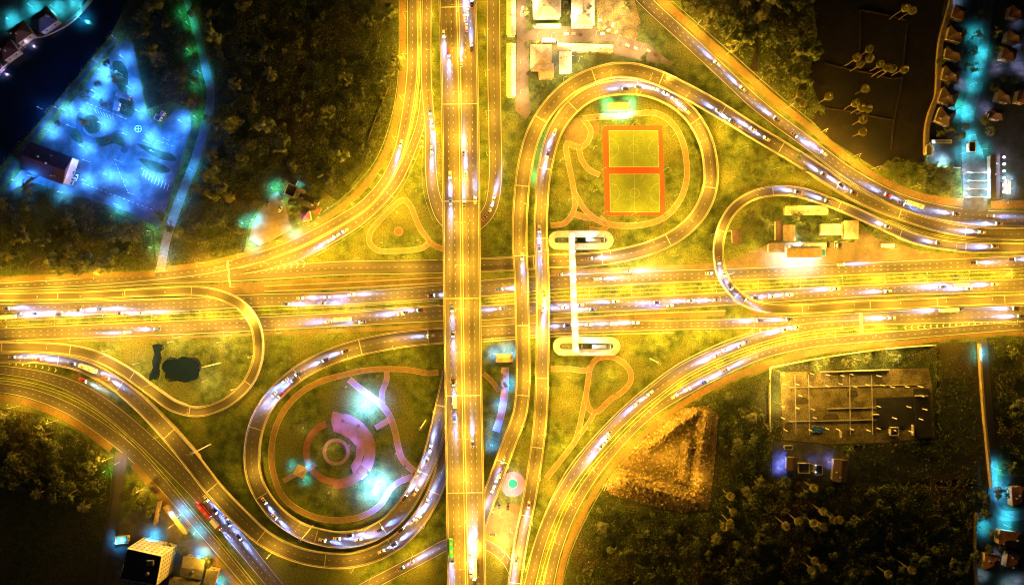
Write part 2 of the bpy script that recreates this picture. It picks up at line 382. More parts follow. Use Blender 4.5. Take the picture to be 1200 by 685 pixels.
# ------------------------------------------------------------------ ground roads
ground_road('C1', 'main_road', 'northern main highway carriageway', [(-60, 366, 18), (0, 364, 18), (200, 357.5, 17), (300, 352, 17), (400, 349.5, 17), (520, 341.5, 18), (575, 337, 21), (644, 331, 19), (760, 325, 17), (900, 320, 16), (1050, 313, 16), (1200, 307, 17), (1260, 304, 17)], 3)
ground_road('C2', 'main_road', 'southern main highway carriageway', [(-60, 395, 17), (0, 392, 17), (200, 384, 18), (300, 379.5, 18), (400, 374, 18), (520, 367, 20), (575, 366, 19), (644, 360, 18), (760, 355, 18), (900, 347, 17), (1050, 339, 16), (1200, 334, 17), (1260, 331, 17)], 3)
ground_road('C0', 'road', 'northern frontage road of the highway', [(555, 311, 18), (518, 312, 18), (460, 313, 18), (400, 314, 18), (350, 317, 18), (300, 320, 18), (260, 323, 16), (200, 326, 14), (100, 333, 12), (0, 337, 11), (-60, 339, 11)], 2)
ground_road('A', 'road', 'northwest curving frontage road', [(483, -50, 14), (483, 0, 14), (483, 80, 14), (479, 120, 14), (469, 171, 13), (459, 198, 13), (446, 219, 13), (425, 241, 13), (400, 257, 13), (365, 276, 13), (330, 292, 13), (300, 302, 13), (250, 314, 13), (200, 321, 12), (100, 330, 11), (0, 335, 9)], 2)
ground_road('BL', 'road', 'slip road curving beside the northwest frontage road', [(500, 80, 12), (494, 140, 12), (484, 171, 12), (470, 203, 13), (459, 221, 13), (440, 242, 13), (420, 259, 14), (400, 272, 14), (370, 289, 14), (340, 302, 14), (310, 311, 13), (285, 317, 10)], 2)
ground_road('B', 'road', 'turnaround road looping under the overpass', [(500, -50, 13), (500, 0, 13), (500, 100, 14), (504, 150, 14), (505, 200, 15), (509, 230, 16), (520, 256, 17), (540, 269, 17), (560, 262, 17), (574, 245, 17), (580, 215, 17), (580, 150, 17), (579, 100, 17), (578, 0, 17), (577, -50, 17)], 2)
ground_road('C3', 'road', 'southern frontage carriageway of the highway', [(530, 392, 19), (575, 389, 18), (650, 384, 16), (700, 382, 16), (800, 380.5, 13), (900, 378, 14), (1000, 374, 16), (1100, 370, 19), (1200, 367, 20), (1260, 365, 20)], 3)
ground_road('S1', 'road', 'inner southeast curving road', [(606, 740, 15), (621, 684, 15), (632, 640, 15), (648, 598, 15), (672, 556, 15), (707, 513, 16), (740, 480, 16), (770, 456, 16), (800, 434, 16), (850, 410, 15), (900, 393, 14), (950, 383, 12), (1010, 378, 9)], 2)
ground_road('S2', 'road', 'outer southeast curving road', [(631, 740, 14), (643, 684, 14), (652, 645, 14), (670, 598, 14), (695, 556, 14), (730, 513, 14), (763, 482, 14), (800, 459, 14), (850, 433, 13), (900, 413, 12), (950, 402, 12), (1000, 397, 12), (1060, 392, 12), (1120, 387, 12), (1200, 381, 12), (1260, 378, 12)], 2)
ground_road('W2', 'road', 'southwest main curving road', [(-60, 431, 11), (0, 433, 12), (50, 441, 14), (92, 456, 17), (130, 481, 19), (160, 506, 20), (185, 529, 20), (213, 557, 20), (242, 588, 19), (282, 636, 19), (325, 689, 19), (360, 735, 19)], 3)
ground_road('W3', 'road', 'southwest outer frontage road', [(-60, 453, 13), (0, 454, 13), (40, 462, 14), (80, 478, 15), (110, 496, 16), (135, 514, 17), (151, 527, 17), (175, 549, 17), (200, 576, 16), (232, 613, 16), (275, 663, 15), (300, 693, 15), (335, 735, 15)], 2)
ground_road('N1', 'road', 'northeast highway', [(700, -60, 17), (755, 0, 17), (805, 46, 17), (846, 84, 17), (888, 123, 17), (945, 166, 16), (1000, 206, 16), (1060, 237, 18), (1130, 253, 19), (1200, 256, 19), (1260, 256, 19)], 3)
ground_road('E', 'road', 'service road passing under the overpass in the south', [(390, 708, 15), (420, 692, 15), (460, 671, 15), (500, 650, 15), (523, 638, 15), (545, 633, 14), (568, 637, 14), (588, 650, 13), (600, 668, 12), (606, 690, 12), (604, 730, 12)], 2)
ground_road('SW', 'road', 'unlit side lane running south from the southwest curve', [(143, 530, 15), (140, 550, 15), (135, 590, 15), (128, 640, 15), (120, 690, 15), (115, 740, 15)], 1, False)
ground_road('ES', 'road', 'estate entrance street lit cyan', [(1172, -40, 12), (1160, 0, 13), (1152, 50, 14), (1144, 100, 15), (1134, 135, 15), (1135, 160, 18), (1140, 185, 26), (1142, 215, 27), (1143, 248, 30)], 1, False, M_LOT)
ground_road('EW', 'road', 'estate cross street between the houses', [(1150, 90, 11), (1180, 84, 11), (1240, 82, 11)], 1, False, M_LOT)
ground_road('LN', 'road', 'narrow dark lane beside the concrete wall', [(1152, 400, 9), (1158, 470, 9), (1164, 540, 9), (1169, 600, 12), (1240, 596, 10)], 1, False)
strip('footpath', 'pale blue lit canal side footpath in the northwest', 'path', [(214, -30, 8), (219, 0, 8), (226, 20, 9), (234, 50, 9), (241, 80, 10), (247, 105, 10), (246, 125, 10), (240, 150, 11), (228, 190, 11), (214, 225, 11), (202, 258, 11), (194, 285, 10), (188, 318, 11)], mat('pale_path', (.17, .17, .17), (.12, .12, .12), .4, .85, fine=.3), .05)
strip('towpath', 'narrow lit path along the canal bank fence', 'path', [(-40, 262, 5), (0, 216, 5), (45, 152, 5), (95, 92, 4), (136, 46, 4)], M_LOT, .04)
strip('bank_road', 'lit lane along the far bank of the canal', 'path', [(-30, 108, 5), (0, 84, 5), (30, 48, 5), (52, 40, 4), (85, 22, 5), (110, -5, 5), (125, -40, 5)], M_MAUVE, .05)

# ------------------------------------------------------------------ flyovers
flyover('BR', 'wide six lane overpass running north to south across the interchange', [(533, -60, 44, 12), (536, 0, 44, 12), (539, 114, 44, 12), (540.5, 228, 44, 12), (541.5, 342, 44, 12), (543, 455, 44, 12), (545, 570, 44.5, 12), (547, 685, 45, 12), (548, 745, 45, 12)], 6, .9, offs=(-7.7, -4.3, 4.3, 7.7), median=True, wide_pier=True, joints=62)
flyover('K1', 'two lane outer ramp sweeping from the northeast round and south under the overpass', [(1260, 275, 14, .3), (1200, 274, 14, .3), (1130, 271, 14, .5), (1060, 253, 14, 1), (1000, 227, 15, 2), (960, 201, 16, 3), (920, 176, 17, 4), (880, 152, 17, 5), (840, 127, 18, 6), (800, 105, 18, 7), (765, 89, 18, 7.5), (732, 82, 18, 8), (700, 87, 18, 8), (670, 101, 18, 8), (645, 124, 18, 8), (626, 155, 18, 8), (616, 190, 18, 8), (611, 230, 18, 8), (609, 280, 18, 8), (611, 326, 17, 8), (612, 370, 17, 8), (613, 420, 17, 8), (613, 450, 17, 8), (609, 485, 17, 8), (598, 515, 17, 7.5), (585, 550, 17, 7), (573, 583, 17, 6.5), (560, 620, 17, 6), (551, 660, 17, 5.5), (547, 740, 17, 5)])
flyover('K2', 'inner ramp circling the sports courts then running south beside the outer ramp', [(600, 730, 16, 2.6), (603, 685, 16, 3.5), (610, 638, 16, 5), (622, 575, 16, 6.5), (631, 513, 16, 7.5), (634, 480, 16, 8), (636, 400, 16, 8), (636, 330, 16, 8), (634, 270, 16, 8), (635, 235, 16, 8), (639, 195, 17, 8), (650, 155, 18, 7.5), (668, 128, 18, 7), (692, 110, 18, 7), (720, 103, 18, 6.5), (750, 103, 18, 6), (780, 112, 18, 5.5), (808, 133, 17, 5), (826, 163, 17, 4), (833, 195, 17, 3.5), (831, 225, 17, 2.8), (818, 252, 17, 2), (795, 274, 17, 1.3), (765, 289, 17, .8), (728, 299, 17, .3), (690, 304, 17, .05), (645, 306, 17, .02), (600, 309, 17, .02), (550, 311, 17, .02)])
flyover('M', 'single lane ramp looping round the eastern shops onto the highway', [(1260, 289, 12, .3), (1200, 290, 12, .4), (1125, 289, 12, .8), (1075, 280, 12, 2), (1035, 264, 12, 4), (1000, 248, 12, 5.5), (965, 234, 12, 6.5), (935, 225, 12, 7), (905, 224, 12, 7.5), (878, 231, 12, 8), (857, 248, 12, 8), (845, 272, 12, 8), (842, 300, 12, 8), (848, 325, 12, 8), (860, 342, 12, 8), (878, 355, 12, 7.5), (900, 361, 12, 7), (940, 362, 12, 6), (1000, 358, 12, 4.5), (1060, 356, 12, 3), (1100, 354, 12, 2), (1150, 352, 12, 1), (1200, 350, 12, .5), (1260, 347, 12, .3)], 1)
flyover('L', 'single lane ramp looping round the pond in the west', [(-60, 351, 10, .3), (0, 348, 10, .5), (100, 346, 10, 1.5), (180, 342, 11, 4), (235, 341, 12, 6.5), (262, 347, 12, 7.5), (284, 359, 12, 8), (298, 378, 12, 8), (303, 400, 12, 7.5), (301, 425, 12, 6), (288, 452, 12, 5), (262, 473, 12, 4), (233, 482, 12, 3.2), (205, 476, 13, 2.8), (180, 459, 13, 2), (150, 437, 13, 1.3), (115, 418, 13, .6), (75, 409, 13, .2), (0, 406, 12, .05), (-60, 406, 12, .02)], 1)
flyover('I', 'inner ramp circling the round park in the south', [(550, 391, 19, .02), (519, 393, 19, .02), (460, 399, 20, .3), (400, 413, 20, .8), (352, 436, 19, 1.5), (317, 468, 18, 2), (300, 500, 18, 2.6), (295, 538, 18, 3), (301, 568, 18, 3.5), (320, 597, 18, 4), (345, 617, 18, 4.5), (372, 628, 19, 5), (402, 632, 19, 5), (430, 627, 19, 5.2), (455, 613, 19, 5.5), (475, 592, 19, 5.8), (492, 563, 18, 6), (504, 535, 18, 6), (512, 505, 18, 6), (520, 470, 18, 6), (529, 430, 18, 6), (535, 405, 18, 6)])
flyover('O', 'outer ramp from the southwest circling outside the round park', [(-60, 420, 12, .02), (0, 419, 12, .05), (40, 419, 13, .1), (80, 424, 14, .3), (110, 434, 16, .8), (140, 452, 17, 1.2), (170, 478, 18, 2), (200, 510, 19, 2.5), (225, 540, 20, 3), (250, 572, 20, 3.5), (280, 604, 20, 4), (312, 632, 19, 4.3), (345, 648, 18, 4.5), (375, 655, 18, 5), (410, 656, 18, 5), (445, 646, 18, 5.2), (475, 626, 18, 5.6), (498, 598, 18, 6), (514, 564, 18, 6), (524, 530, 18, 6), (533, 495, 18, 6), (539, 465, 18, 6)])

# ------------------------------------------------------------------ sidewalks, medians, edges
strip('sidewalk', 'orange paved sidewalk along the northwest frontage road', 'sidewalk', [(472, -50, 7), (472, 0, 7), (472, 60, 7), (469, 115, 8), (459, 160, 8), (445, 193, 8), (432, 212, 8), (410, 235, 8), (385, 253, 7), (350, 272, 7), (315, 288, 6), (280, 300, 6), (240, 309, 6), (197, 315, 6)], M_WALK)
strip('sidewalk', 'orange paved sidewalk below the western scrub', 'sidewalk', [(182, 321, 6), (100, 323, 6), (0, 328, 7), (-60, 331, 7)], M_WALK)
strip('sidewalk', 'broad paved sidewalk along the northeast highway', 'sidewalk', [(712, -70, 9), (765, -10, 9), (812, 33, 9), (858, 73, 9), (903, 113, 9), (950, 150, 8), (992, 184, 8), (1030, 209, 7), (1080, 230, 8), (1128, 238, 9)], M_WALK)
strip('sidewalk', 'paved sidewalk east of the estate entrance', 'sidewalk', [(1161, 240, 9), (1200, 239, 9), (1260, 239, 9)], M_WALK)
strip('sidewalk', 'orange paved sidewalk outside the southeast curve', 'sidewalk', [(648, 740, 7), (655, 684, 7), (664, 645, 7), (684, 600, 7), (709, 558, 6), (742, 520, 6), (772, 493, 6), (805, 470, 7), (850, 446, 8), (900, 427, 8), (950, 413, 8), (1000, 407, 7), (1060, 402, 6), (1130, 394, 4), (1200, 390, 4), (1260, 387, 4)], M_WALK)
strip('sidewalk', 'paved sidewalk outside the southwest curve', 'sidewalk', [(-60, 464, 6), (0, 466, 7), (40, 474, 8), (80, 491, 8), (110, 510, 9), (130, 526, 9)], M_WALK)
strip('sidewalk', 'paved sidewalk from the side lane past the apartment block', 'sidewalk', [(156, 544, 8), (188, 580, 9), (220, 618, 9), (262, 668, 8), (290, 700, 8), (320, 735, 8)], M_WALK)
patch('apron', 'broad orange concrete apron beside the northern carriageway', [(645, 316), (760, 312), (850, 307), (880, 296), (905, 283), (1000, 284), (1010, 270), (1040, 282), (1080, 294), (1150, 300), (1260, 296), (1260, 298), (1050, 306), (900, 313), (760, 317), (646, 323)], M_APRON, .024, 'apron', True)
patch('shoulder', 'pale paved shoulder strip between frontage road and highway', [(-40, 345), (250, 333), (400, 325), (519, 322), (519, 333), (400, 339.5), (250, 345), (-40, 354)], M_APRON, .022, 'shoulder', True)
patch('shoulder', 'paved shoulder strip below the southern carriageway', [(565, 377), (760, 367), (850, 362), (850, 370), (760, 374), (565, 380)], M_APRON, .0225, 'shoulder', True)
patch('shoulder', 'long paved shoulder under the eastern ramp', [(880, 358), (1000, 350), (1260, 342), (1260, 354), (1000, 366), (880, 370)], M_APRON, .0215, 'shoulder', True)
patch('shoulder', 'paved shoulder strip above the southern carriageway in the west', [(-40, 402), (200, 394), (300, 390), (519, 379), (519, 384), (440, 388), (300, 393), (200, 397), (-40, 405)], M_APRON, .0235, 'shoulder', True)

def median_strip(label, pts, w):
    pl = line(pts, 5, w); k = MB(); hw = pl.w / 2
    sweep(k, pl, -hw, -hw + .25, 0, .2, absz0=np.full(len(pl.s), -.02)); sweep(k, pl, hw - .25, hw, 0, .2, absz0=np.full(len(pl.s), -.02))
    tag(k.build('kerb', M_WHITEC), 'pale concrete kerbs of the ' + label, 'kerb', kind='structure')
    m = MB(); sweep(m, pl, -hw + .25, hw - .25, 0, .17, absz0=np.full(len(pl.s), -.02)); m.uv = []
    tag(m.build('median_ground', M_GRASS), 'grassy soil bed of the ' + label, 'median', kind='structure'); return pl
MED = median_strip('central highway median west of the overpass', [(-60, 381), (0, 379), (200, 370), (300, 366), (400, 361.5), (515, 354.5)], 5.5)
MED2 = median_strip('central highway median east of the overpass', [(568, 352), (644, 345.5), (760, 340), (900, 333.5), (1050, 326), (1200, 320), (1260, 317)], 5)
SMED = median_strip('planted divider of the southeast curve', [(620, 740), (632, 690), (641, 655), (659, 604), (683, 562), (718, 520), (751, 487), (800, 447.5), (850, 422), (900, 404), (950, 393), (1000, 388.5), (1052, 385.5)], 4)
WMED = median_strip('planted divider of the southwest curve', [(-60, 442.5), (0, 444), (40, 450.5), (80, 464), (115, 484), (145, 509), (168, 531), (195, 561), (225, 597), (262, 640), (300, 687), (340, 735)], 3.5)
ADIV = median_strip('narrow divider of the northwest frontage road', [(491.5, -50), (491.5, 60), (490, 100), (485, 135), (476, 170), (464, 200), (452, 220), (432, 243), (402, 263), (368, 282), (340, 295)], 2)
NDIV = median_strip('narrow divider between the northeast highway and the ramp', [(955, 182), (1000, 216), (1060, 246), (1130, 263), (1200, 266), (1260, 266)], 2)
MDIV = median_strip('planted strip between the two northeast ramps', [(1040, 258.5), (1080, 272), (1130, 280.5), (1200, 282), (1260, 282)], 2.2)
VERGE = [('grass verge west of the overpass', [(511, -40), (511, 60), (513, 140), (514, 200)], 6), ('grass verge east of the overpass', [(563, -40), (564, 60), (565, 140), (567, 210)], 8)]

def barrier(label, pts):
    pl = line(pts, 5, 1, False); root = empty('guard_rail'); tag(root, label, 'guard rail')
    m = MB(); sweep(m, pl, -.05, .05, .5, .82); m.build('rail', M_STEEL, root)
    m = MB()
    for s in np.arange(1, pl.len, 4.0):
        q, n, w = at(pl, s, .12); m.box((q[0], q[1], .35), (.1, .1, .74))
    m.build('post', M_STEEL, root)
def conc_barrier(label, pts, h=.85):
    pl = line(pts, 5, 1, False); m = MB(); sweep(m, pl, -.28, .28, 0, h, absz0=np.full(len(pl.s), -.02)); tag(m.build('concrete_barrier', M_CONC), label, 'barrier')
conc_barrier('long concrete barrier between the frontage road and the northern carriageway', [(-40, 352), (100, 351.5), (225, 348.5)])
conc_barrier('concrete barrier on the shoulder west of the overpass', [(310, 335), (400, 331), (518, 325)])
conc_barrier('second concrete barrier on the shoulder west of the overpass', [(310, 341), (400, 337.5), (518, 331)])
conc_barrier('concrete barrier below the southern carriageway east of the ramps', [(648, 373), (760, 367), (850, 364)])
conc_barrier('concrete barrier along the southern frontage carriageway', [(566, 400), (650, 394), (790, 389.5)])
conc_barrier('concrete barrier inside the southeast curve', [(616, 668), (626, 636), (641, 595), (664, 551), (699, 508), (733, 474), (763, 449), (795, 426), (845, 401.5), (880, 389)])
barrier('steel guard rail along the wooded edge of the northwest sidewalk', [(468, -40), (468, 60), (464, 112), (453, 158), (440, 188), (425, 208), (404, 230), (378, 249)])
barrier('steel guard rail on the wooded edge of the northeast sidewalk', [(770, -14), (817, 28), (863, 68), (908, 108), (955, 146)])
barrier('steel guard rail outside the southeast curve sidewalk', [(659, 684), (669, 646), (689, 602), (714, 560), (746, 524), (776, 497)])
barrier('steel guard rail between gore and turnaround road', [(496, 165), (494.5, 200), (497, 228), (507, 258)])
barrier('steel guard rail beside the triangular garden slip road', [(494, 172), (478, 208), (466, 228), (446, 250), (424, 267), (400, 283), (372, 299)])

def chevrons(label, pts, n, w0, w1, dz=.14):
    pl = line(pts, 3, 4, False); mb = MB()
    for k in range(n):
        f = k / (n - 1); s = pl.len * (.02 + .94 * f); w = (w0 + (w1 - w0) * f) * S; a, nn, _ = at(pl, s); t = np.array([nn[1], -nn[0]])
        for sg in (-1, 1):
            p0 = a[:2]; p1 = a[:2] + nn * sg * w / 2 - t * w * .35; e = t * .75
            vs = [(p0[0], p0[1], dz), (p0[0] + e[0], p0[1] + e[1], dz), (p1[0] + e[0], p1[1] + e[1], dz), (p1[0], p1[1], dz)]
            mb.add(vs, [(0, 1, 2, 3) if sg < 0 else (3, 2, 1, 0)])
    tag(mb.build('road_markings', M_MARK), label, 'markings', kind='structure')
chevrons('painted white chevrons on the southeast merge', [(1175, 377.5), (1120, 380.5), (1056, 384)], 16, 1.2, 5, .125)
chevrons('painted white chevrons where the slip road meets the frontage road', [(310, 317), (335, 311.5), (359, 308)], 7, 2, 9, .125)
chevrons('painted white chevrons at the gore of the turnaround road', [(494, 172), (495, 158), (497, 146)], 5, 5, 1.5, .125)
chevrons('painted white chevrons at the split of the southwest roads', [(10, 426), (45, 429), (68, 434)], 8, 1.5, 4.5, .42)
chevrons('painted white chevrons at the southeast split', [(910, 384), (895, 386), (880, 388)], 4, 3, 7, .125)

# ------------------------------------------------------------------ lamps
LD = {}
SODIUM = (1.0, .50, .030); BLUE = (.10, .40, 1.0); CYAN = (.08, .75, .95); GREEN = (.1, 1.0, .35); WARMW = (1.0, .78, .42); COOLW = (.72, .86, 1.0)
def light(loc, color, power, parent=None, kind='SPOT', angle=158, radius=.35, rot=(0, 0, 0), blend=.5):
    key = (color, power, kind, angle, radius, blend)
    d = LD.get(key)
    if d is None:
        d = bpy.data.lights.new('lamp_light', kind); d.color = color; d.energy = power; d.shadow_soft_size = radius
        if kind == 'SPOT': d.spot_size = R(angle); d.spot_blend = blend
        LD[key] = d
    o = bpy.data.objects.new('lamp_light', d); COL.objects.link(o); o.location = loc; o.rotation_euler = rot
    if parent is not None: o.parent = parent
    return o
def lamp_proto(name, hgt, reach, double, lens):
    root = empty(name, (0, 0, -500))
    MB().tube([(0, 0, 0), (0, 0, hgt * .6), (0, 0, hgt)], [.14, .11, .07], 8).build('pole', M_STEEL, root)
    for sg in ((1, -1) if double else (1,)):
        a = MB().tube([(0, 0, hgt - .3), (sg * reach * .5, 0, hgt + .15), (sg * reach, 0, hgt + .25)], .05, 6).build('arm', M_STEEL, root)
        lu = MB().box((sg * (reach + .3), 0, hgt + .27), (.95, .42, .16), taper=.7).build('luminaire', M_STEEL, root)
        MB().box((sg * (reach + .3), 0, hgt + .17), (.85, .38, .05)).build('lens', lens, lu)
    return root
PROTO = {}
def lamp(name, label, loc, rz, hgt=12, reach=2.0, double=False, lens=None, color=SODIUM, power=9000, group=None, cat='street lamp', angle=0):
    lens = lens or M_LENS; key = (name, hgt, reach, double, lens.name)
    if key not in PROTO: PROTO[key] = r = lamp_proto(name, hgt, reach, double, lens); first = True
    else: r = copy_tree(PROTO[key])
    r.location = loc; r.rotation_euler = (0, 0, rz); tag(r, label, cat, group)
    if power > 0:
        for sg in ((1, -1) if double else (1,)): light((sg * (reach + .3), 0, hgt + .02), color, power, r, 'SPOT' if angle else 'POINT', angle or 158, blend=.75)
    return r
ORD = 'first second third fourth fifth sixth seventh eighth ninth tenth eleventh twelfth thirteenth fourteenth fifteenth sixteenth seventeenth eighteenth nineteenth twentieth'.split()
def ordw(i):
    if i < 20: return ORD[i]
    return ('twenty ' if i < 30 else 'thirty ' if i < 40 else 'forty ') + ORD[i % 10] if (i + 1) % 10 else ('thirtieth' if i == 29 else 'fortieth')
PWR = 1.0
def lamps_along(key, off, spacing, power, where, start_end, s0=0.0, s1=1.0, hgt=12, reach=2.2, double=False, color=SODIUM, lens=None, name='street_lamp', inward=True):
    """lamps beside a road: off is metres beyond the road edge (sign = side); the ordinal counts from START_END"""
    pl = ROADS[key] if isinstance(key, str) else key; s = pl.len * s0 + spacing * .5; k = 0; seq = []
    while s < pl.len * s1:
        q, n, w = at(pl, s)
        o = 0 if double else (w / 2 + abs(off)) * (1 if off > 0 else -1)
        p = (q[0] + n[0] * o, q[1] + n[1] * o, q[2] if double or abs(off) < .01 else max(0.0, q[2]))
        if abs(p[0]) < 345 and abs(p[1]) < 200:
            d = n * (-1 if o > 0 else 1); seq.append((p, math.atan2(d[1], d[0])))
        s += spacing
    kind = 'twin arm' if double else 'single arm'
    for k, (p, rz) in enumerate(seq):
        lamp(name, f'{ordw(k)} {kind} lamp from the {start_end} {where}', p, rz, hgt, reach, double, lens, color, power * PWR, 'street lamps ' + where)

Q = 15000
lamps_along('BR', 0, 27, Q * 1.35, 'along the overpass median', 'north end', double=True, hgt=11, reach=2.6)
lamps_along('A', -.6, 27, Q * 1.7, 'along the northwest frontage road', 'north end', 0, .80)
lamps_along('A', -.6, 30, Q * .75, 'along the western frontage road', 'junction', .80, 1)
lamps_along('BL', .8, 27, Q * 1.1, 'along the northwest slip road', 'north end', .1, .95)
lamps_along('B', .7, 26, Q * 1.0, 'along the turnaround road', 'northwest end')
lamps_along(MED, 0, 31, Q * 1.0, 'on the median west of the overpass', 'west end', double=True)
lamps_along(MED2, 0, 27, Q * 1.45, 'on the median east of the overpass', 'overpass', double=True)
lamps_along('C0', -1.2, 30, Q * 1.0, 'along the northern frontage road', 'overpass', 0, .55)
lamps_along('K1', .01, 28, Q * 1.35, 'along the outer northeast ramp', 'highway end', .40, .93, hgt=10)
lamps_along('K1', .01, 40, Q * .25, 'on the eastern outer ramp', 'highway end', .08, .40, hgt=10)
lamps_along('K2', -.01, 29, Q * 1.25, 'along the inner courts ramp', 'south end', 0.04, .93, hgt=10)
lamps_along('M', .01, 30, Q * .85, 'along the eastern loop ramp', 'northeast end', .28, .95, hgt=10)
lamps_along('M', .01, 46, Q * .3, 'on the dim eastern loop ramp', 'northeast end', .03, .28, hgt=10)
lamps_along('C3', -.8, 28, Q * 1.3, 'along the southern frontage carriageway', 'overpass', .03, 1)
lamps_along(SMED, 0, 26, Q * .95, 'on the southeast curve divider', 'south end', double=True)
lamps_along('N1', 5.5, 27, Q * 1.5, 'along the northeast highway', 'north end', .04, .58)
lamps_along('N1', 5.5, 30, Q * .14, 'on the dim northeast highway', 'wood', .58, 1)
lamps_along('L', -.01, 28, Q * .65, 'along the pond loop ramp', 'northwest end', 0.05, .52, hgt=10)
lamps_along('L', -.01, 34, Q * .1, 'on the dim southern pond loop', 'northeast end', .52, .9, hgt=10)
lamps_along('C2', -1.2, 33, Q * .6, 'along the southern carriageway edge', 'west end', .05, .36)
lamps_along('O', -.01, 30, Q * .6, 'on the western outer park ramp', 'west end', 0.02, .14, hgt=10)
lamps_along('O', -.01, 52, Q * .06, 'along the dim outer park ramp', 'west end', .18, .9, hgt=10)
lamps_along('I', .01, 30, Q * .35, 'on the northern park ramp', 'overpass', .08, .26, hgt=10)
lamps_along('I', .01, 48, Q * .05, 'along the dim round park ramp', 'north end', .28, .95, hgt=10)
lamps_along('W3', -5.5, 29, Q * .25, 'along the southwest sidewalk', 'west end', 0.02, .35)
lamps_along('W3', -5.5, 31, Q * .03, 'on the dim southwest sidewalk', 'west end', .38, 1)
lamps_along('E', .8, 30, Q * 1.0, 'along the southern service road', 'west end', .1, .95)

# ------------------------------------------------------------------ parks: paths, courts, plazas
PZ = [.045]
def path(label, pts, m=M_PATH, w=None, closed=False, kerb=True):
    PZ[0] += .0035; z = PZ[0]
    pl = line(pts, 4, w, closed=closed); mb = MB(); sheet(mb, pl, -pl.w / 2, pl.w / 2, z); o = mb.build('path', m); tag(o, label, 'path', kind='structure')
    if kerb:
        kb = MB()
        for sg in (-1, 1): sweep(kb, pl, sg * pl.w / 2 - .12, sg * pl.w / 2 + .12, -.02, z + .07)
        tag(kb.build('kerb', M_CONC), 'thin pale kerbs along the ' + label, 'kerb', kind='structure')
    return pl
# triangular garden west of the overpass
path('path looping round the triangular garden', [(468, 236), (476, 235), (482, 243), (487, 256), (495, 272), (503, 283), (496, 290), (480, 293), (462, 294), (442, 293), (433, 284), (434, 272), (443, 260), (456, 247)], w=6, closed=True)
path('path from the triangular garden to the overpass', [(500, 281), (510, 288), (520, 292)], w=6)
o = MB().disc(W(467, 271)[:2], 3.3, .06, 28).build('round_bed', M_CLAY); tag(o, 'round clay paved bed in the triangular garden', 'paving', kind='structure')
o = MB().ringbox(W(467, 271)[:2], 2.5, 2.75, 0, .3).build('bed_kerb', M_CONC); tag(o, 'round concrete kerb on the clay bed of the triangular garden', 'kerb')
# courts
CA = [(705.5, 147.5), (776, 147), (780, 252.5), (709, 252.5)]
court = empty('sports_court'); tag(court, 'pair of green sports courts with broad red surrounds inside the ramp loop', 'sports court')
mark_poly([(703, 145), (779, 144), (783, 255), (706, 255)])
MB().prism([W(*p)[:2] for p in CA], -.05, .06).build('court_slab', M_CRED, court)
for (x0, y0, x1, y1, sk) in ((713.5, 153, 771.0, 195.5, .6), (714.5, 204, 772.5, 248.5, .6)):
    q = [(x0, y0), (x1, y0), (x1 + sk, y1), (x0 + sk, y1)]
    MB().poly([W(*p)[:2] for p in q], .066).build('playing_field', M_CGRN, court)
    mk = MB(); wp = [W(*p)[:2] for p in q]; lw = .11
    for i in range(4):
        a, b = np.array(wp[i]), np.array(wp[(i + 1) % 4]); d = (b - a) / np.linalg.norm(b - a); n = np.array([-d[1], d[0]])
        v = [a + n * lw, b + n * lw, b - n * lw, a - n * lw]; mk.add([(p[0], p[1], .071) for p in v], [(3, 2, 1, 0)])
    cx, cy = (wp[0][0] + wp[2][0]) / 2, (wp[0][1] + wp[2][1]) / 2
    mk.box((cx, cy, .071), (lw, abs(wp[0][1] - wp[3][1]) - .5, .003)); mk.disc((cx, cy), 3.1, .073, 36, 2.95)
    for e, sg in ((min(p[0] for p in wp), 1), (max(p[0] for p in wp), -1)):
        vs = []; N = 24
        for k in range(N + 1):
            q_ = -math.pi / 2 + math.pi * k / N
            for r_ in (6.4, 6.27): vs.append((e + sg * (.4 + r_ * .95 * math.cos(q_)), cy + r_ * math.sin(q_), .0725))
        mk.add(vs, [(2 * k, 2 * k + 1, 2 * k + 3, 2 * k + 2) if sg < 0 else (2 * k + 2, 2 * k + 3, 2 * k + 1, 2 * k) for k in range(N)])
    mk.build('court_lines', mat('court_paint', (.46, .46, .4), (.3, .3, .22), .9, .7), court)
    for e, sg in ((min(p[0] for p in wp), 1), (max(p[0] for p in wp), -1)):
        gl = MB(); x = e + sg * .3
        for yy in (-1.5, 1.5): gl.tube([(x, cy + yy, .06), (x, cy + yy, 2.1)], .05)
        gl.tube([(x, cy - 1.5, 2.1), (x, cy + 1.5, 2.1)], .05)
        for yy in (-1.5, 1.5): gl.tube([(x, cy + yy, 2.1), (x - sg * 1.0, cy + yy, .1)], .03)
        gl.build('goal', M_WHITEC, court)
path('jogging path round the sports courts', [(683, 139), (700, 137), (730, 136), (750, 133), (765, 132), (780, 138), (792, 150), (800, 166), (804, 185), (805, 205), (801, 225), (790, 244), (776, 256), (755, 263), (730, 264.5), (712, 262), (702, 255)], w=6.5)
path('path winding beside the western edge of the courts', [(683, 139), (692, 152), (690, 164), (682, 172), (672, 171), (664, 168), (664, 180), (668, 200), (672, 220), (674, 240), (668, 255), (660, 262), (645, 264)], w=6)
path('path from the western lawn to the court corner', [(678, 172), (682, 188), (692, 200), (703, 205)], w=6)
path('path leading from the lawn down to the footbridge', [(673, 225), (685, 245), (700, 258), (712, 264), (704, 270), (690, 268)], w=6)
path('path joining the small triangular bed', [(672, 250), (684, 254), (696, 255)], w=7)
patch('plaza', 'beige round paved plaza beside the courts', [(663, 168), (660, 158), (665, 147), (675, 139), (690, 138), (702, 145), (701, 157), (692, 165), (680, 171)], M_APRON, .045, 'plaza', True, True)
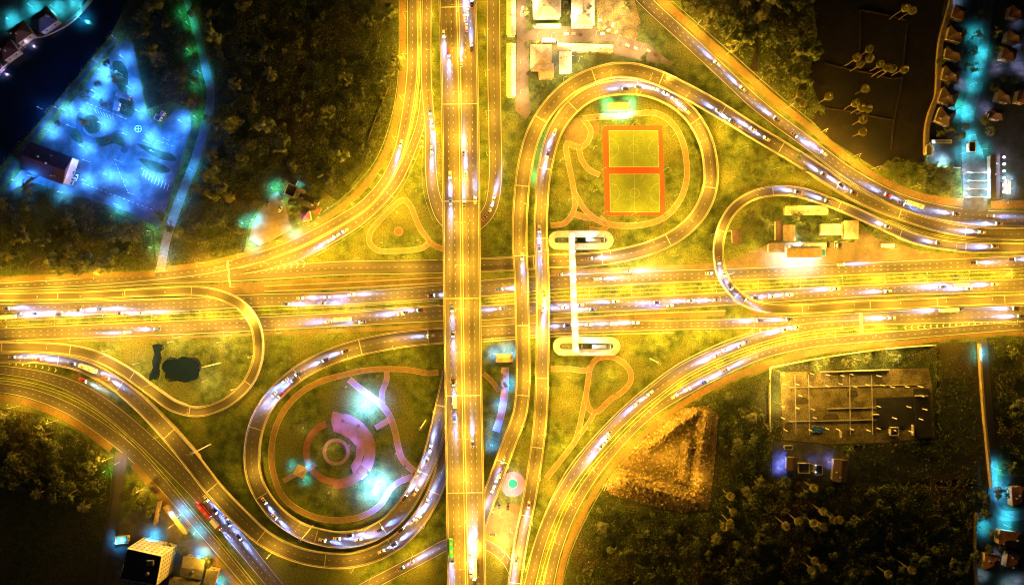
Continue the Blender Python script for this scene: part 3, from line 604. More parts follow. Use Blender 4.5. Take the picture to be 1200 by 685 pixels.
# lower garden
path('teardrop path in the garden below the footbridge', [(700, 420), (716, 418), (728, 423), (738, 434), (739, 446), (730, 458), (715, 468), (703, 480), (697, 483), (690, 478), (687, 465), (689, 448), (692, 430)], w=6, closed=True)
path('straight path from the ramps to the teardrop garden', [(645, 432), (668, 432), (685, 434), (692, 432)], w=6)
path('path running south from the teardrop garden', [(688, 455), (683, 480), (679, 500), (674, 516), (664, 530), (652, 545), (640, 560)], w=6)
path('path from the teardrop garden along the planted bank', [(697, 482), (690, 495), (680, 508), (672, 520)], w=5)
# round park
CX, CY = 394, 529
c = W(CX, CY)
def pt(r, a): return (CX + r * math.cos(R(a)), CY - r * math.sin(R(a)))
for lab, r0, r1, a0, a1, m, z in (('pink paved arc of the round park', 33, 46, -30, 78, M_PINK, .155), ('clay paved arc on the western side of the round park', 31, 39, 110, 268, M_CLAY, .16), ('reddish paved arc on the southern side of the round park', 32, 43, 265, 332, M_CLAY, .165), ('small ring path at the heart of the round park', 12, 16, 0, 360, M_MAUVE, .17)):
    vs = []; N = 40
    for k in range(N + 1):
        for r_ in (r0, r1): p = W(*pt(r_, a0 + (a1 - a0) * k / N)); vs.append((p[0], p[1], z))
    o = MB().add(vs, [(2 * k, 2 * k + 1, 2 * k + 3, 2 * k + 2) for k in range(N)]).build('plaza', m); tag(o, lab, 'plaza', kind='structure')
patch('plaza', 'broad pink paved fan at the centre of the round park', [(390, 481), (401, 484), (413, 492), (422, 503), (427, 516), (427, 530), (423, 545), (431, 556), (424, 562), (414, 555), (411, 545), (417, 535), (418, 522), (410, 514), (400, 508), (391, 505), (388, 492)], M_PINK, .145, 'plaza')
patch('plaza', 'pink paved eastern terrace of the round park', [(428, 500), (436, 508), (440, 522), (437, 540), (430, 552), (423, 546), (429, 530), (429, 514)], M_PINK, .15, 'plaza')
mark(CX, CY, 20)
path('ring path on the western side of the round park', [(398, 440), (375, 447), (352, 460), (332, 482), (321, 508), (318, 535), (322, 560), (333, 583), (352, 598), (375, 607), (400, 609), (420, 606)], M_PATH, 6.5)
path('mauve path along the southern rim of the round park', [(420, 606), (437, 598), (448, 588), (458, 572), (468, 564), (484, 558)], M_MAUVE, 6.5)
path('mauve path curving through the eastern lawn of the round park', [(409, 444), (422, 455), (436, 465), (448, 475), (457, 488), (463, 505), (466, 520), (470, 535), (478, 545), (486, 552)], M_MAUVE, 7)
path('path along the northern rim of the round park', [(398, 440), (425, 434), (452, 432), (478, 433), (502, 437), (514, 436)], M_PATH, 6)
path('short mauve link path in the northern lawn of the round park', [(453, 434), (453, 445), (448, 458), (447, 473)], M_MAUVE, 6)
path('short pink link from the terrace to the mauve path', [(440, 501), (449, 496), (457, 491)], M_PINK, 6)
path('short path through the small pavilion', [(332, 563), (345, 556), (360, 549), (370, 543)], M_MAUVE, 5)
# small park east of the overpass
path('mauve path below the small shelter', [(592, 430), (592, 450), (590, 470), (586, 490), (581, 505)], M_MAUVE, 8)
path('short path from the shelter to the overpass', [(566, 437), (576, 446), (585, 458)], M_PATH, 5)
o = MB().disc(W(601, 567)[:2], 8.2, .05, 40).build('plaza', M_PINK); tag(o, 'round mauve paved plaza beside the southern ramps', 'plaza', kind='structure'); mark(601, 567, 14)
o = MB().ringbox(W(601, 566)[:2], 2.9, 3.4, 0, .45).build('fountain_basin', M_CONC); tag(o, 'round concrete basin with teal water on the mauve plaza', 'fountain')
MB().disc(W(601, 566)[:2], 2.9, .3, 30).build('water', mat('teal_water', (.02, .28, .25), rough=.2), o)
patch('car_park', 'small concrete car park between overpass and ramps', [(568, 596), (600, 589), (611, 592), (606, 640), (592, 641), (578, 628), (568, 622)], M_APRON, .021, 'car park', True)
# driving course
def green(label, poly): patch('lawn', label, poly, mat('shade_lawn', (.012, .024, .006), (.03, .045, .012), .3, .95, fine=.6), .03, 'lawn', False, True)
green('small lawn island near the tip of the driving course', [(133, 72), (142, 72), (149, 82), (150, 100), (148, 112), (140, 105), (134, 92)])
green('long lawn island in the middle of the driving course', [(138, 118), (152, 112), (157, 125), (154, 137), (140, 132), (136, 126)])
green('lawn island inside the winding bend of the driving course', [(98, 138), (110, 135), (118, 145), (116, 154), (104, 156), (98, 148)])
green('kidney shaped lawn in the winding bend of the driving course', [(112, 163), (126, 160), (138, 156), (147, 165), (146, 172), (132, 168), (118, 172)])
green('narrow lawn by the winding bend of the driving course', [(88, 150), (95, 158), (97, 168), (88, 166), (82, 158)])
green('lawn strip beside the parking bays of the driving course', [(163, 186), (178, 188), (193, 194), (200, 200), (190, 203), (174, 198)])
green('lawn strip near the eastern gate of the driving course', [(160, 168), (186, 176), (204, 182), (206, 188), (186, 186)])
mb = MB(); cc = W(162, 151)
mb.disc(cc[:2], 2.4, .035, 32, 1.9); mb.box((cc[0], cc[1], .036), (3.8, .45, .003)); mb.box((cc[0], cc[1], .0375), (.45, 3.8, .002)); 
tag(mb.build('road_markings', M_MARK), 'painted white ring and cross on the driving course crossroads', 'markings', kind='structure')
mb = MB()
for k in range(9): 
    a = W(168 + k * 3.6, 203 + k * 2.1); mb.box((a[0], a[1], .034), (.25, 4.6, .004), R(-18))
for k in range(7):
    a = W(112 + k * 3.4, 130 + k * 1.3); mb.box((a[0], a[1], .034), (.2, 3.2, .004), R(25))
for p, q in (((100, 120), (150, 140)), ((170, 160), (205, 172)), ((95, 214), (180, 246)), ((135, 190), (150, 225))):
    a, b = W(*p), W(*q); d = math.hypot(b[0] - a[0], b[1] - a[1]); n = int(d / 3)
    for k in range(n): mb.box((a[0] + (b[0] - a[0]) * (k + .5) / n, a[1] + (b[1] - a[1]) * (k + .5) / n, .034), (1.7, .2, .004), math.atan2(b[1] - a[1], b[0] - a[0]))
tag(mb.build('road_markings', M_MARK), 'white bay and lane lines across the driving course', 'markings', kind='structure')
patch('winding_lane', 'darker winding practice lane of the driving course', [(92, 132), (98, 134), (96, 146), (101, 157), (114, 161), (128, 157), (140, 152), (149, 160), (152, 172), (146, 180), (141, 176), (144, 166), (136, 160), (122, 166), (108, 168), (96, 164), (89, 150)], mat('lane_asphalt', (.03, .03, .034), (.045, .045, .05), .4), .028, 'lane', False, True)

# ------------------------------------------------------------------ buildings
def rot2(x, y, a): return (x * math.cos(a) - y * math.sin(a), x * math.sin(a) + y * math.cos(a))
def building(name, label, cat, px, py, wpx, dpx, rot, h, roof, rcol, wall='cream', windows=3, rise=2.2, over=.7, door=True, group=None):
    """rectangular building; (px, py) is the centre of the roof as seen, so the plan is brought in by its height"""
    k = S * (H - h) / H; w, d = wpx * k, dpx * k; c = W(px, py, h); root = empty(name, (c[0], c[1], 0), R(rot)); tag(root, label, cat, group)
    rr = max(wpx, dpx); mark(px, py, min(wpx, dpx) / 2 + 1)
    for t in np.linspace(-.5, .5, 12):
        for u in np.linspace(-.5, .5, 8):
            a = rot2(t * wpx, u * dpx, -R(rot)); mark(px + a[0], py + a[1], 1.2)
    ww, dd = w - 2 * over, d - 2 * over
    MB().box((0, 0, h / 2 - .1), (ww, dd, h + .1)).build('wall', WALLM[wall], root)
    rm = ROOF[rcol]; rb = MB(); x, y = w / 2, d / 2
    if roof == 'flat':
        rb.box((0, 0, h + .1), (w, d, .25)); ro = rb.build('roof', rm, root)
        pb = MB()
        for a, b, e, f in ((0, y - .12, w, .24), (0, -y + .12, w, .24), (x - .12, 0, .24, d - .48), (-x + .12, 0, .24, d - .48)): pb.box((a, b, h + .45), (e, f, .5))
        pb.build('roof_parapet', WALLM[wall], ro)
    else:
        base = [(-x, -y, h), (x, -y, h), (x, y, h), (-x, y, h), (-x, -y, h + .18), (x, -y, h + .18), (x, y, h + .18), (-x, y, h + .18)]
        fs = [(3, 2, 1, 0), (0, 1, 5, 4), (1, 2, 6, 5), (2, 3, 7, 6), (3, 0, 4, 7)]
        if roof == 'pyramid': rb.add(base + [(0, 0, h + rise)], fs + [(4, 5, 8), (5, 6, 8), (6, 7, 8), (7, 4, 8)])
        else:
            i = (min(x, y) * .95 if roof == 'hip' else 0.0)
            if x >= y: rb.add(base + [(-x + i, 0, h + rise), (x - i, 0, h + rise)], fs + [(4, 5, 9, 8), (6, 7, 8, 9), (5, 6, 9), (7, 4, 8)])
            else: rb.add(base + [(0, -y + i, h + rise), (0, y - i, h + rise)], fs + [(5, 6, 9, 8), (7, 4, 8, 9), (4, 5, 8), (6, 7, 9)])
        ro = rb.build('roof', rm, root)
        if w * d > 60 and roof != 'pyramid':
            cb = MB()
            if x >= y: cb.box((0, 0, h + rise + .04), (w - 2 * (min(x, y) * .95 if roof == 'hip' else 0), .35, .12))
            else: cb.box((0, 0, h + rise + .04), (.35, d - 2 * (min(x, y) * .95 if roof == 'hip' else 0), .12))
            cb.build('ridge_cap', rm, ro)
    if w * d > 90 and roof != 'pyramid':
        rv = random.Random(int(px * 7 + py))
        for j in range(2 if w * d < 250 else 5):
            a_, b_ = rv.uniform(-.36, .36) * w, rv.uniform(-.36, .36) * d
            zz = h + .2 + (rise * max(0, 1 - (abs(b_) / y if x >= y else abs(a_) / x)) * .9 if roof != 'flat' else 0)
            u_ = MB().box((a_, b_, zz + .3), (rv.uniform(.7, 1.5), rv.uniform(.7, 1.2), .9)).build('roof_unit', M_STEEL, ro); MB().box((a_, b_, zz + .8), (.5, .5, .12)).build('vent_cap', M_BLACK, u_) if False else None
    for sg in (-1, 1):
        for j in range(windows):
            t = (j + .5) / windows - .5
            f = MB().box((t * ww, sg * dd / 2, h * .55), (1.3, .14, 1.3)).build('window', WALLM['white'], root)
            MB().box((t * ww, sg * (dd / 2 + .05), h * .55), (1.05, .08, 1.05)).build('pane', M_GLASS, f)
    if door: MB().box((ww / 2, 0, 1.05), (.14, 1.0, 2.1)).build('door', ROOF['brown'], root)
    return root

# top centre compound
building('warehouse', 'long white roofed warehouse beside the frontage road, northern of two', 'warehouse', 599, 18, 11, 46, 0, 6, 'gable', 'white', 'white', 2, 1.2)
building('warehouse', 'long white roofed warehouse beside the frontage road, southern of two', 'warehouse', 599, 82, 11, 62, 0, 6, 'gable', 'white', 'white', 2, 1.2)
r = building('hall', 'large white roofed hall with a green strip in front of it', 'hall', 641, 1, 33, 38, 0, 7, 'hip', 'white', 'white', 4, 2.5)
building('porch', 'narrow white flat porch roof along the green turf strip', 'porch', 641, 30.5, 33, 4, 0, 3.2, 'flat', 'white', 'white', 3)
patch('lawn', 'bright green turf strip in front of the white hall', [(626, 19), (656, 19), (656, 30), (626, 30)], mat('bright_turf', (.07, .2, .03), (.09, .22, .04), .5), .03, 'lawn')
building('hall', 'white roofed hall with stepped gables east of the green strip hall', 'hall', 683, 10, 27, 40, 0, 7, 'hip', 'white', 'white', 4, 2.8)
building('porch', 'small gabled porch roof in front of the stepped hall', 'porch', 684, 19, 14, 10, 0, 7.6, 'gable', 'tan', 'cream', 1, 1.6)
building('office', 'cream roofed office block beside the compound lane', 'office', 634, 67, 25, 30, 0, 6, 'hip', 'tan', 'cream', 3, 2.0)
building('office_wing', 'gabled tan wing south of the cream office block', 'office', 640, 83, 18, 17, 0, 6.3, 'gable', 'tan', 'cream', 2, 2.2)
building('shed', 'long narrow white roofed shed along the compound lane', 'shed', 686, 56, 65, 9, -2, 4.5, 'gable', 'white', 'cream', 6, .9)
building('annex', 'small white flat annex lit blue at its side', 'annex', 662.5, 73, 15, 25, 0, 5, 'gable', 'white', 'white', 2, 1.0)
building('toilet_block', 'small white pavilion glowing green north of the courts', 'pavilion', 724.5, 125, 24, 9, 1, 4, 'gable', 'white', 'white', 3, 1.0)
patch('yard', 'orange concrete yard and lanes of the white roofed compound', [(606, -30), (616, -30), (617, 36), (660, 40), (720, 40), (760, 52), (790, 76), (770, 74), (720, 64), (720, 49), (650, 49), (620, 47), (619, 100), (622, 132), (616, 140), (604, 130), (606, 60)], M_APRON, .02, 'yard', True)
patch('yard', 'bare dirt lot east of the white roofed compound', [(699, -30), (735, -30), (752, 30), (745, 48), (700, 34)], M_DIRT, .018, 'yard')
patch('yard', 'concrete forecourt between the white halls', [(622, 30), (700, 32), (700, 40), (622, 38)], M_APRON, .019, 'yard', True)

# eastern shops and filling station
building('shed', 'long pale roofed shed north of the shop row', 'shed', 945, 246.5, 50, 11, 1, 4.5, 'gable', 'white', 'cream', 5, 1.0)
building('shop', 'square cream roofed shop in the eastern row', 'shop', 925, 273, 14, 19, 0, 4.5, 'gable', 'tan', 'cream', 2, 1.2)
building('shop', 'narrow ochre roofed shop at the west end of the row', 'shop', 913, 270, 8, 24, 0, 4, 'gable', 'brown', 'cream', 1, 1.0)
building('pavilion_tent', 'white pyramid tent, western of the pair in the shop row', 'tent', 968, 269, 13, 13, 0, 3.2, 'pyramid', 'white', 'white', 0, 2.4, .2, False)
building('pavilion_tent', 'white pyramid tent, eastern of the pair in the shop row', 'tent', 981.5, 269, 13, 13, 0, 3.2, 'pyramid', 'white', 'white', 0, 2.4, .2, False)
building('shop', 'tall pink tinted hip roofed shop at the east end of the row', 'shop', 997.5, 269, 17, 22, 0, 5, 'hip', 'pink', 'cream', 2, 2.4)
building('shop', 'cream flat roofed kiosk west of the filling station', 'shop', 910, 290.5, 19, 11, 0, 4.5, 'flat', 'tan', 'cream', 2)
building('shop', 'long white roofed shop behind the filling station', 'shop', 947, 288.5, 42, 7, 1, 4.5, 'gable', 'white', 'white', 5, .8)
building('kiosk', 'small kiosk with a bright green canopy beside the filling station', 'kiosk', 963, 296, 8, 9, 3, 3.5, 'flat', 'green', 'white', 1)
building('shed', 'brown roofed shed inside the eastern loop', 'shed', 863.5, 277, 11, 17, 3, 3.5, 'gable', 'brown', 'cream', 1, .9)
# filling station canopy
fs_ = empty('filling_station', (*W(938, 297)[:2], 0)); tag(fs_, 'brightly lit filling station canopy beside the northern carriageway', 'filling station')
MB().box((0, 0, 5.6), (22.5, 6.6, .7)).build('canopy', ROOF['tan'], fs_)
MB().box((0, -3.36, 5.6), (22.4, .1, .6)).build('fascia', M_PANEL, fs_)
for x in (-8, 0, 8):
    MB().box((x, 0, 2.6), (.4, .4, 5.3)).build('column', M_WHITEC, fs_)
    MB().box((x, -1.4, .9), (.8, .55, 1.6)).build('fuel_pump', ROOF['green'], fs_)
    MB().box((x + 2, 0, 5.22), (1.6, 1.6, .06)).build('ceiling_lamp', M_PANEL, fs_)
    light((x, -3.9, 5.0), WARMW, 15000, fs_, angle=150, radius=.6, rot=(R(-14), 0, 0))
    light((x + 2, 0, 5.1), WARMW, 12000, fs_, angle=160, radius=.8)
mark_poly([(915, 288), (968, 288), (968, 312), (915, 312)])

# houses
def house(label, px, py, w, d, rot, col='brown', h=5.5, roof='hip', rise=2.4, wall='cream'): return building('house', label, 'house', px, py, w, d, rot, h, roof, col, wall, 2, rise)
EH = [(1125, 15, 16, 15, -18, 'maroon'), (1121, 40, 20, 17, -15, 'brown'), (1118, 63, 20, 14, -12, 'brown'), (1115, 87, 20, 17, -15, 'brown'), (1112, 113, 20, 19, -20, 'brown'), (1108, 136, 19, 19, -22, 'brown')]
for i, e in enumerate(EH): house(f'{ORD[i]} house from the north in the row west of the cyan street', *e)
EH = [(1192, 14, 16, 15, -12, 'maroon'), (1189, 43, 17, 14, -14, 'brown'), (1183, 63, 16, 15, -14, 'maroon'), (1178, 113, 17, 14, -14, 'brown'), (1168, 134, 17, 12, -10, 'maroon'), (1199, 113, 12, 16, -14, 'maroon')]
for i, e in enumerate(EH): house(f'{ORD[i]} house from the north in the row east of the cyan street', *e)
house('maroon roofed house beside the bright blue carport in the southeast', 1194, 582, 16, 24, 3, 'maroon')
house('brown roofed house south of the southeast cross lane', 1183, 631, 24, 18, -8, 'terracotta')
house('western of two terracotta houses at the southeast corner', 1162, 659, 18, 20, -8, 'terracotta')
house('eastern of two terracotta houses at the southeast corner', 1189, 657, 18, 20, -8, 'maroon')
house('blue lit hip roofed house on the far canal bank', 51, 23, 26, 21, 35, 'blue', 6)
house('brown roofed house, middle of the three on the far canal bank', 23, 38, 23, 19, 35, 'brown', 6)
house('dark maroon roofed house, southernmost of the three on the far canal bank', 7, 58, 22, 19, 35, 'maroon', 6)
building('clubhouse', 'big maroon roofed building at the edge of the driving course', 'clubhouse', 54, 191, 54, 34, -20, 8, 'gable', 'maroon', 'white', 6, 2.5)
building('hut', 'small blue roofed hut, western of the pair in the driving course', 'hut', 185, 138, 7, 7, -25, 3.2, 'flat', 'grey', 'white', 1)
building('hut', 'small pale roofed hut, eastern of the pair in the driving course', 'hut', 190.5, 133, 4, 6, -25, 3.2, 'flat', 'white', 'white', 1)
building('shelter', 'grey roofed shelter in the middle lawn of the driving course', 'shelter', 144, 112, 16, 7, -20, 3.2, 'gable', 'grey', 'white', 1, .8)
building('shelter', 'narrow grey roofed shelter beside the middle lawn of the driving course', 'shelter', 136, 124, 6, 12, -15, 3.2, 'gable', 'grey', 'white', 1, .8)
# apartment block, bottom left
def apartment():
    h = 19.0; roofp = [(149.5, 641.5), (190.5, 650.5), (184, 685), (141, 677)]
    pts = [np.array(W(x, y, h)[:2]) for x, y in roofp]; c = sum(pts) / 4; root = empty('apartment_block', (c[0], c[1], 0)); tag(root, 'white apartment block with dark flat roof and rows of windows', 'apartment block')
    mark_poly([(140, 630), (206, 638), (200, 690), (138, 685)])
    P = [tuple(p - c) for p in pts]; MB().prism(P, -.1, h).build('wall', WALLM['white'], root)
    ro = MB().prism([(p[0] * .96, p[1] * .96) for p in P], h, h + .12).build('roof', ROOF['dark'], root)
    pb = MB()
    for i in range(4):
        a, b = np.array(P[i]), np.array(P[(i + 1) % 4]); m = (a + b) / 2; d = b - a; pb.box((m[0] * .985, m[1] * .985, h + .5), (np.linalg.norm(d) - .35, .3, 1.0), math.atan2(d[1], d[0]))
    pb.build('roof_parapet', WALLM['white'], ro)
    MB().box((6, 3, h + 1.1), (4, 3, 2)).build('stair_head', WALLM['grey'], ro); MB().tube([(4, -4, h + .12), (4, -4, h + 2.2)], 1.1, 14).build('water_tank', M_STEEL, ro)
    wmesh = None
    for i in (0, 1, 3):
        a, b = np.array(P[i]), np.array(P[(i + 1) % 4]); d = (b - a); L_ = np.linalg.norm(d); d /= L_; n = np.array([d[1], -d[0]]); n = n if n @ (a + b) > 0 else -n; ang = math.atan2(d[1], d[0]); cols = 7
        for fl in range(6):
            for k in range(cols):
                q = a + d * L_ * (k + .5) / cols + n * .03
                if wmesh is None:
                    wmesh = MB().box((0, 0, 0), (1.5, .12, 1.6)); wmesh = wmesh.build('window', mat('dull_glass', (.13, .12, .1), (.2, .18, .15), .4, .3), root); f = MB()
                    for e in ((0, 0, .85, 1.74, .1), (0, 0, -.85, 1.74, .1)): f.box((0, 0, e[2]), (e[3], .2, e[4]))
                    for e in (-.82, .82): f.box((e, 0, 0), (.1, .2, 1.6))
                    f.build('window_frame', WALLM['white'], wmesh); o = wmesh
                else: o = copy_tree(wmesh, root)
                o.location = (q[0], q[1], 1.8 + fl * 3.0); o.rotation_euler = (0, 0, ang)
apartment()
building('shop', 'grey roofed building behind the apartment block, largest of its cluster', 'building', 226, 665, 26, 24, -9, 6, 'gable', 'grey', 'grey', 2, 1.2)
building('shop', 'narrow grey roofed annex beside the southwest sidewalk', 'building', 247, 676, 14, 18, -12, 6, 'gable', 'grey', 'cream', 1, 1.0)
building('shop', 'low building at the bottom edge beside the apartment block', 'building', 215, 686, 34, 14, -6, 5, 'gable', 'grey', 'cream', 2, 1.0)
building('covered_walk', 'long narrow pale roof beside the southwest sidewalk', 'shed', 206, 609, 6, 42, 38, 3.5, 'gable', 'tan', 'cream', 2, .5)
building('covered_walk', 'shorter narrow pale roof beside the trees in the southwest', 'shed', 184, 601, 4, 28, -12, 3.5, 'gable', 'tan', 'cream', 1, .4)
building('gate_house', 'small blue lit gate hut north of the apartment block', 'hut', 143, 632, 15, 9, 3, 3.2, 'flat', 'grey', 'white', 1)
patch('yard', 'concrete yard round the apartment block lit blue', [(150, 600), (180, 590), (196, 584), (240, 640), (262, 690), (240, 710), (130, 710), (132, 625)], M_LOT, .019, 'yard')
# gate of the estate
building('guard_house', 'dark flat roofed guard house in the middle of the estate entrance', 'guard house', 1139, 172, 8, 12, 0, 3.5, 'flat', 'dark', 'white', 1)
for i, (x, y) in enumerate(((1142, 203), (1142, 212.5), (1142, 222), (1142, 231.5))):
    g_ = empty('barrier_gate', (*W(x, y)[:2], 0)); tag(g_, f'{ORD[i]} white barrier gate from the guard house', 'barrier gate')
    MB().box((0, 0, 3.1), (12.5, .45, .35)).build('beam', M_WHITEC, g_)
    for sx in (-6.1, 6.1): MB().box((sx, 0, 1.5), (.4, .4, 3.0)).build('post', M_WHITEC, g_)
    for sx in (-6.5, 6.5): light((sx, .3, 3.6), CYAN if i % 2 else COOLW, 3500, g_, 'POINT', radius=.3)
building('shop_row', 'long dark roofed shop row lit by many small lamps beside the estate gate', 'shop row', 1166, 207, 11, 52, 0, 4, 'gable', 'dark', 'grey', 0, .9)
building('shop', 'pale roofed shop at the western side of the estate gate', 'shop', 1088.5, 176, 7, 12, 0, 4, 'flat', 'tan', 'white', 1)
building('carport', 'white roofed carport north of the estate gate', 'carport', 1103, 166, 24, 4, 0, 3.2, 'flat', 'white', 'white', 0)
building('shop', 'narrow brightly lit white shop beside the dark wood at the gate', 'shop', 1181, 219, 5, 16, 0, 4, 'flat', 'white', 'white', 1)
for i in range(6):
    x, y = W(1166.5, 186 + i * 8)[:2]; b = empty('sign_box', (x + 2.0, y, 4.8)); tag(b, f'{ORD[i]} small glowing box from the north on the shop row roof', 'light box'); MB().box((0, 0, .3), (1.1, 1.0, .6)).build('lit_panel', M_PANEL, b); MB().box((0, 0, -.15), (.9, .8, .3)).build('bracket', M_STEEL, b)
    light((0, 0, 1.4), COOLW if i % 2 else (1, .6, .85), 1800, b, 'POINT', radius=.3)
# southeastern shacks
building('shack', 'dark brown gabled shack at the edge of the southeast wood', 'shack', 984.5, 551, 17, 26, -4, 4, 'gable', 'brown', 'grey', 1, 1.5)
building('shack', 'brown roofed shack, western of the blue lit yard', 'shack', 928, 543, 13, 16, 0, 4, 'gable', 'brown', 'grey', 1, .9)
building('shack', 'brown roofed shack, eastern of the blue lit yard', 'shack', 942, 548, 13, 12, 0, 4, 'flat', 'grey', 'grey', 1)
building('shack', 'small pale roofed shack at the top of the blue lit yard', 'shack', 924, 524, 10, 5, 0, 3.5, 'flat', 'tan', 'grey', 1)
building('shack', 'dark roofed lean-to between the shacks and the gabled shack', 'shack', 959, 550, 9, 12, 0, 3.2, 'flat', 'dark', 'grey', 1)
patch('yard', 'dirt yard between the southeastern shacks', [(904, 516), (960, 520), (1000, 534), (998, 565), (905, 558)], M_LOT, .016, 'yard', True)
# restaurant compound
patch('car_park', 'mauve grey gravel car park of the roadside restaurant', [(318, 228), (326, 224), (334, 240), (342, 268), (322, 280), (304, 288), (292, 280), (296, 262), (306, 244)], mat('gravel_lot', (.2, .17, .15), (.14, .12, .11), .3, .9), .022, 'car park', True)
building('restaurant_hall', 'dark striped roof restaurant hall beside the roadside car park', 'restaurant', 361, 236, 24, 13, -24, 4, 'gable', 'dark', 'cream', 3, 1.2)
building('restaurant_hall', 'small black roofed hall, northwest of the striped restaurant hall', 'restaurant', 341, 223, 12, 13, -24, 4, 'flat', 'dark', 'cream', 1)
building('restaurant_hall', 'long narrow dark roof at the north of the restaurant compound', 'restaurant', 338, 209, 22, 7, -28, 3.6, 'gable', 'dark', 'white', 2, .8)
building('restaurant_hall', 'pale roofed dining shelter between the restaurant halls', 'restaurant', 352, 225, 10, 8, -24, 3.6, 'gable', 'tan', 'cream', 1, .8)
building('restaurant_hall', 'terracotta roofed dining shelter at the eastern end of the restaurant', 'restaurant', 371, 246, 9, 9, -24, 3.4, 'hip', 'terracotta', 'cream', 1, 1.0)
building('party_tent', 'purple pyramid tent beside the roadside restaurant', 'tent', 358, 253, 11, 11, 10, 3, 'pyramid', 'purple', 'white', 0, 2.0, .2, False)
building('stall', 'long narrow kitchen roof at the top of the restaurant compound', 'stall', 359, 213, 16, 5, -35, 3.2, 'gable', 'dark', 'white', 1, .6)
# park pavilions
building('pavilion', 'small pyramid roofed pavilion glowing teal in the round park', 'pavilion', 352, 552, 13, 13, -28, 3.4, 'pyramid', 'tan', 'cream', 0, 2.4, 1.0, False)
building('pavilion', 'small hip roofed shelter glowing cyan beside the overpass', 'pavilion', 591, 419, 20, 10, 0, 3.4, 'hip', 'pink', 'white', 2, 1.6)

# ------------------------------------------------------------------ footbridge
def stadium(cx, cy, lx, r, n=14):
    pts = []
    for k in range(n + 1): a = -math.pi / 2 + math.pi * k / n; pts.append((cx + lx + r * math.cos(a), cy + r * math.sin(a)))
    for k in range(n + 1): a = math.pi / 2 + math.pi * k / n; pts.append((cx - lx + r * math.cos(a), cy + r * math.sin(a)))
    return pts
fb = empty('footbridge', (0, 0, 0)); tag(fb, 'white footbridge with oval ramps at both ends crossing the highway', 'footbridge')
top, bot = (669.5, 274), (674.5, 413)
pl = line([(top[0], top[1], 7, 6.2), (672, 343, 7, 6.2), (bot[0], bot[1], 7, 6.2)], 6, do_mark=False)
m = MB(); sweep(m, pl, -1.8, 1.8, -.7, 0); m.build('deck', M_WHITEC, fb)
for s_ in np.arange(3, pl.len - 3, 6.5):
    q, n, w = at(pl, s_); MB().box((q[0], q[1], 6.22), (.25, 3.0, .05), math.atan2(-n[0], n[1])).build('deck_joint', M_BLACK, fb)
for sg in (-1, 1):
    m = MB(); sweep(m, pl, sg * 1.7 - .12, sg * 1.7 + .12, 0, 1.15); m.build('railing', M_WHITEC, fb)
for f in (.06, .3, .5, .72, .94):
    q, n, w = at(pl, pl.len * f); MB().box((q[0], q[1], 2.7), (.9, .9, 5.6)).build('column', M_WHITEC, fb)
for f in np.linspace(.03, .97, 9):  # small lamps added on the rail to brighten the deck
    q, n, w = at(pl, pl.len * f, 1.7); b_ = MB().box((q[0], q[1], 8.6), (.3, .3, .2)).build('added_deck_lamp', M_LENSW, fb); MB().tube([(q[0], q[1], 7.3), (q[0], q[1], 8.5)], .05).build('added_lamp_stem', M_STEEL, b_)
    light((q[0] - .6, q[1], 8.5), (1, .78, .45), 2600, None, 'POINT', radius=.2).name = 'added_deck_light'
for (cx, cy, lx, stx) in ((680.5, 281.5, 27.5, 1), (687.5, 405.5, 28.5, 1)):
    pts = [(p[0], p[1], 7, 2.6) for p in stadium(cx, cy, lx, 7.0)]
    rp = line(pts, 4, closed=True, do_mark=True); m = MB(); sweep(m, rp, -1.9, 1.9, 0, .25, absz0=np.full(len(rp.s), -.05)); m.build('oval_ramp', M_WHITEC, fb)
    for sg in (-1, 1):
        m = MB(); sweep(m, rp, sg * 1.95 - .12, sg * 1.95 + .12, 0, 1.3); m.build('ramp_wall', M_WHITEC, fb)
    m = MB()
    for k in range(18):
        x, y, _ = W(cx + 6 + k * 1.0, cy); m.box((x, y, 5.9 - k * .32), (.6, 2.2, .3))
    m.build('stair', M_CONC, fb)
    for e in (-6, 27):
        x, y, _ = W(cx + e, cy); MB().box((x, y, 2.7), (.5, 2.4, 1.0)).build('cross_beam', M_WHITEC, fb)
    mark_poly([(cx - 36, cy - 11), (cx + 36, cy - 11), (cx + 36, cy + 11), (cx - 36, cy + 11)])
    x, y, _ = W(cx + 8, cy - 1); light((x, y, 7.5), COOLW, 5000, None, 'SPOT', 165, .5).name = 'added_stair_light'  # added light over the stairs, without a fixture
    for e in (-22, 24):
        x, y, _ = W(cx + e, cy); light((x, y, 6.5), (1, .74, .36), 2200, None, 'POINT', 165, .3).name = 'added_ramp_light'; p_ = MB().tube([(x, y, 0), (x, y, 6.6)], .08).build('added_lamp_post', M_STEEL, fb); MB().box((x, y, 6.7), (.7, .4, .15)).build('luminaire', M_STEEL, p_)  # light added to brighten the ramp, with a post made up for it

# ------------------------------------------------------------------ walls, gantries, masts
def wall(label, pts, w, h, m=M_CONC, name='boundary_wall', cat='wall'):
    pl = line(pts, 6, w, do_mark=True); mb = MB(); sweep(mb, pl, -pl.w / 2, pl.w / 2, 0, h, absz0=np.full(len(pl.s), -.1)); o = mb.build(name, m); tag(o, label, cat); return pl
yw = mat('old_concrete', (.38, .30, .16), (.26, .2, .11), .4, .9)
wp_ = wall('broad yellowish concrete wall between dark field and houses', [(1116, -30), (1114, 0), (1109, 20), (1102, 45), (1099, 70), (1098, 95), (1096, 115), (1090, 130), (1085, 150), (1084, 180)], 5, 2.2, yw)
wp2 = wall('weathered concrete wall beside the dark eastern lane', [(1146, 402), (1148, 440), (1151, 480), (1155, 520), (1160, 570)], 2.4, 2.4, yw)
wall('pale concrete wall along the south edge of the southeast wood', [(1142, 600), (1141, 650), (1143, 690)], 1.6, 2.4, yw)
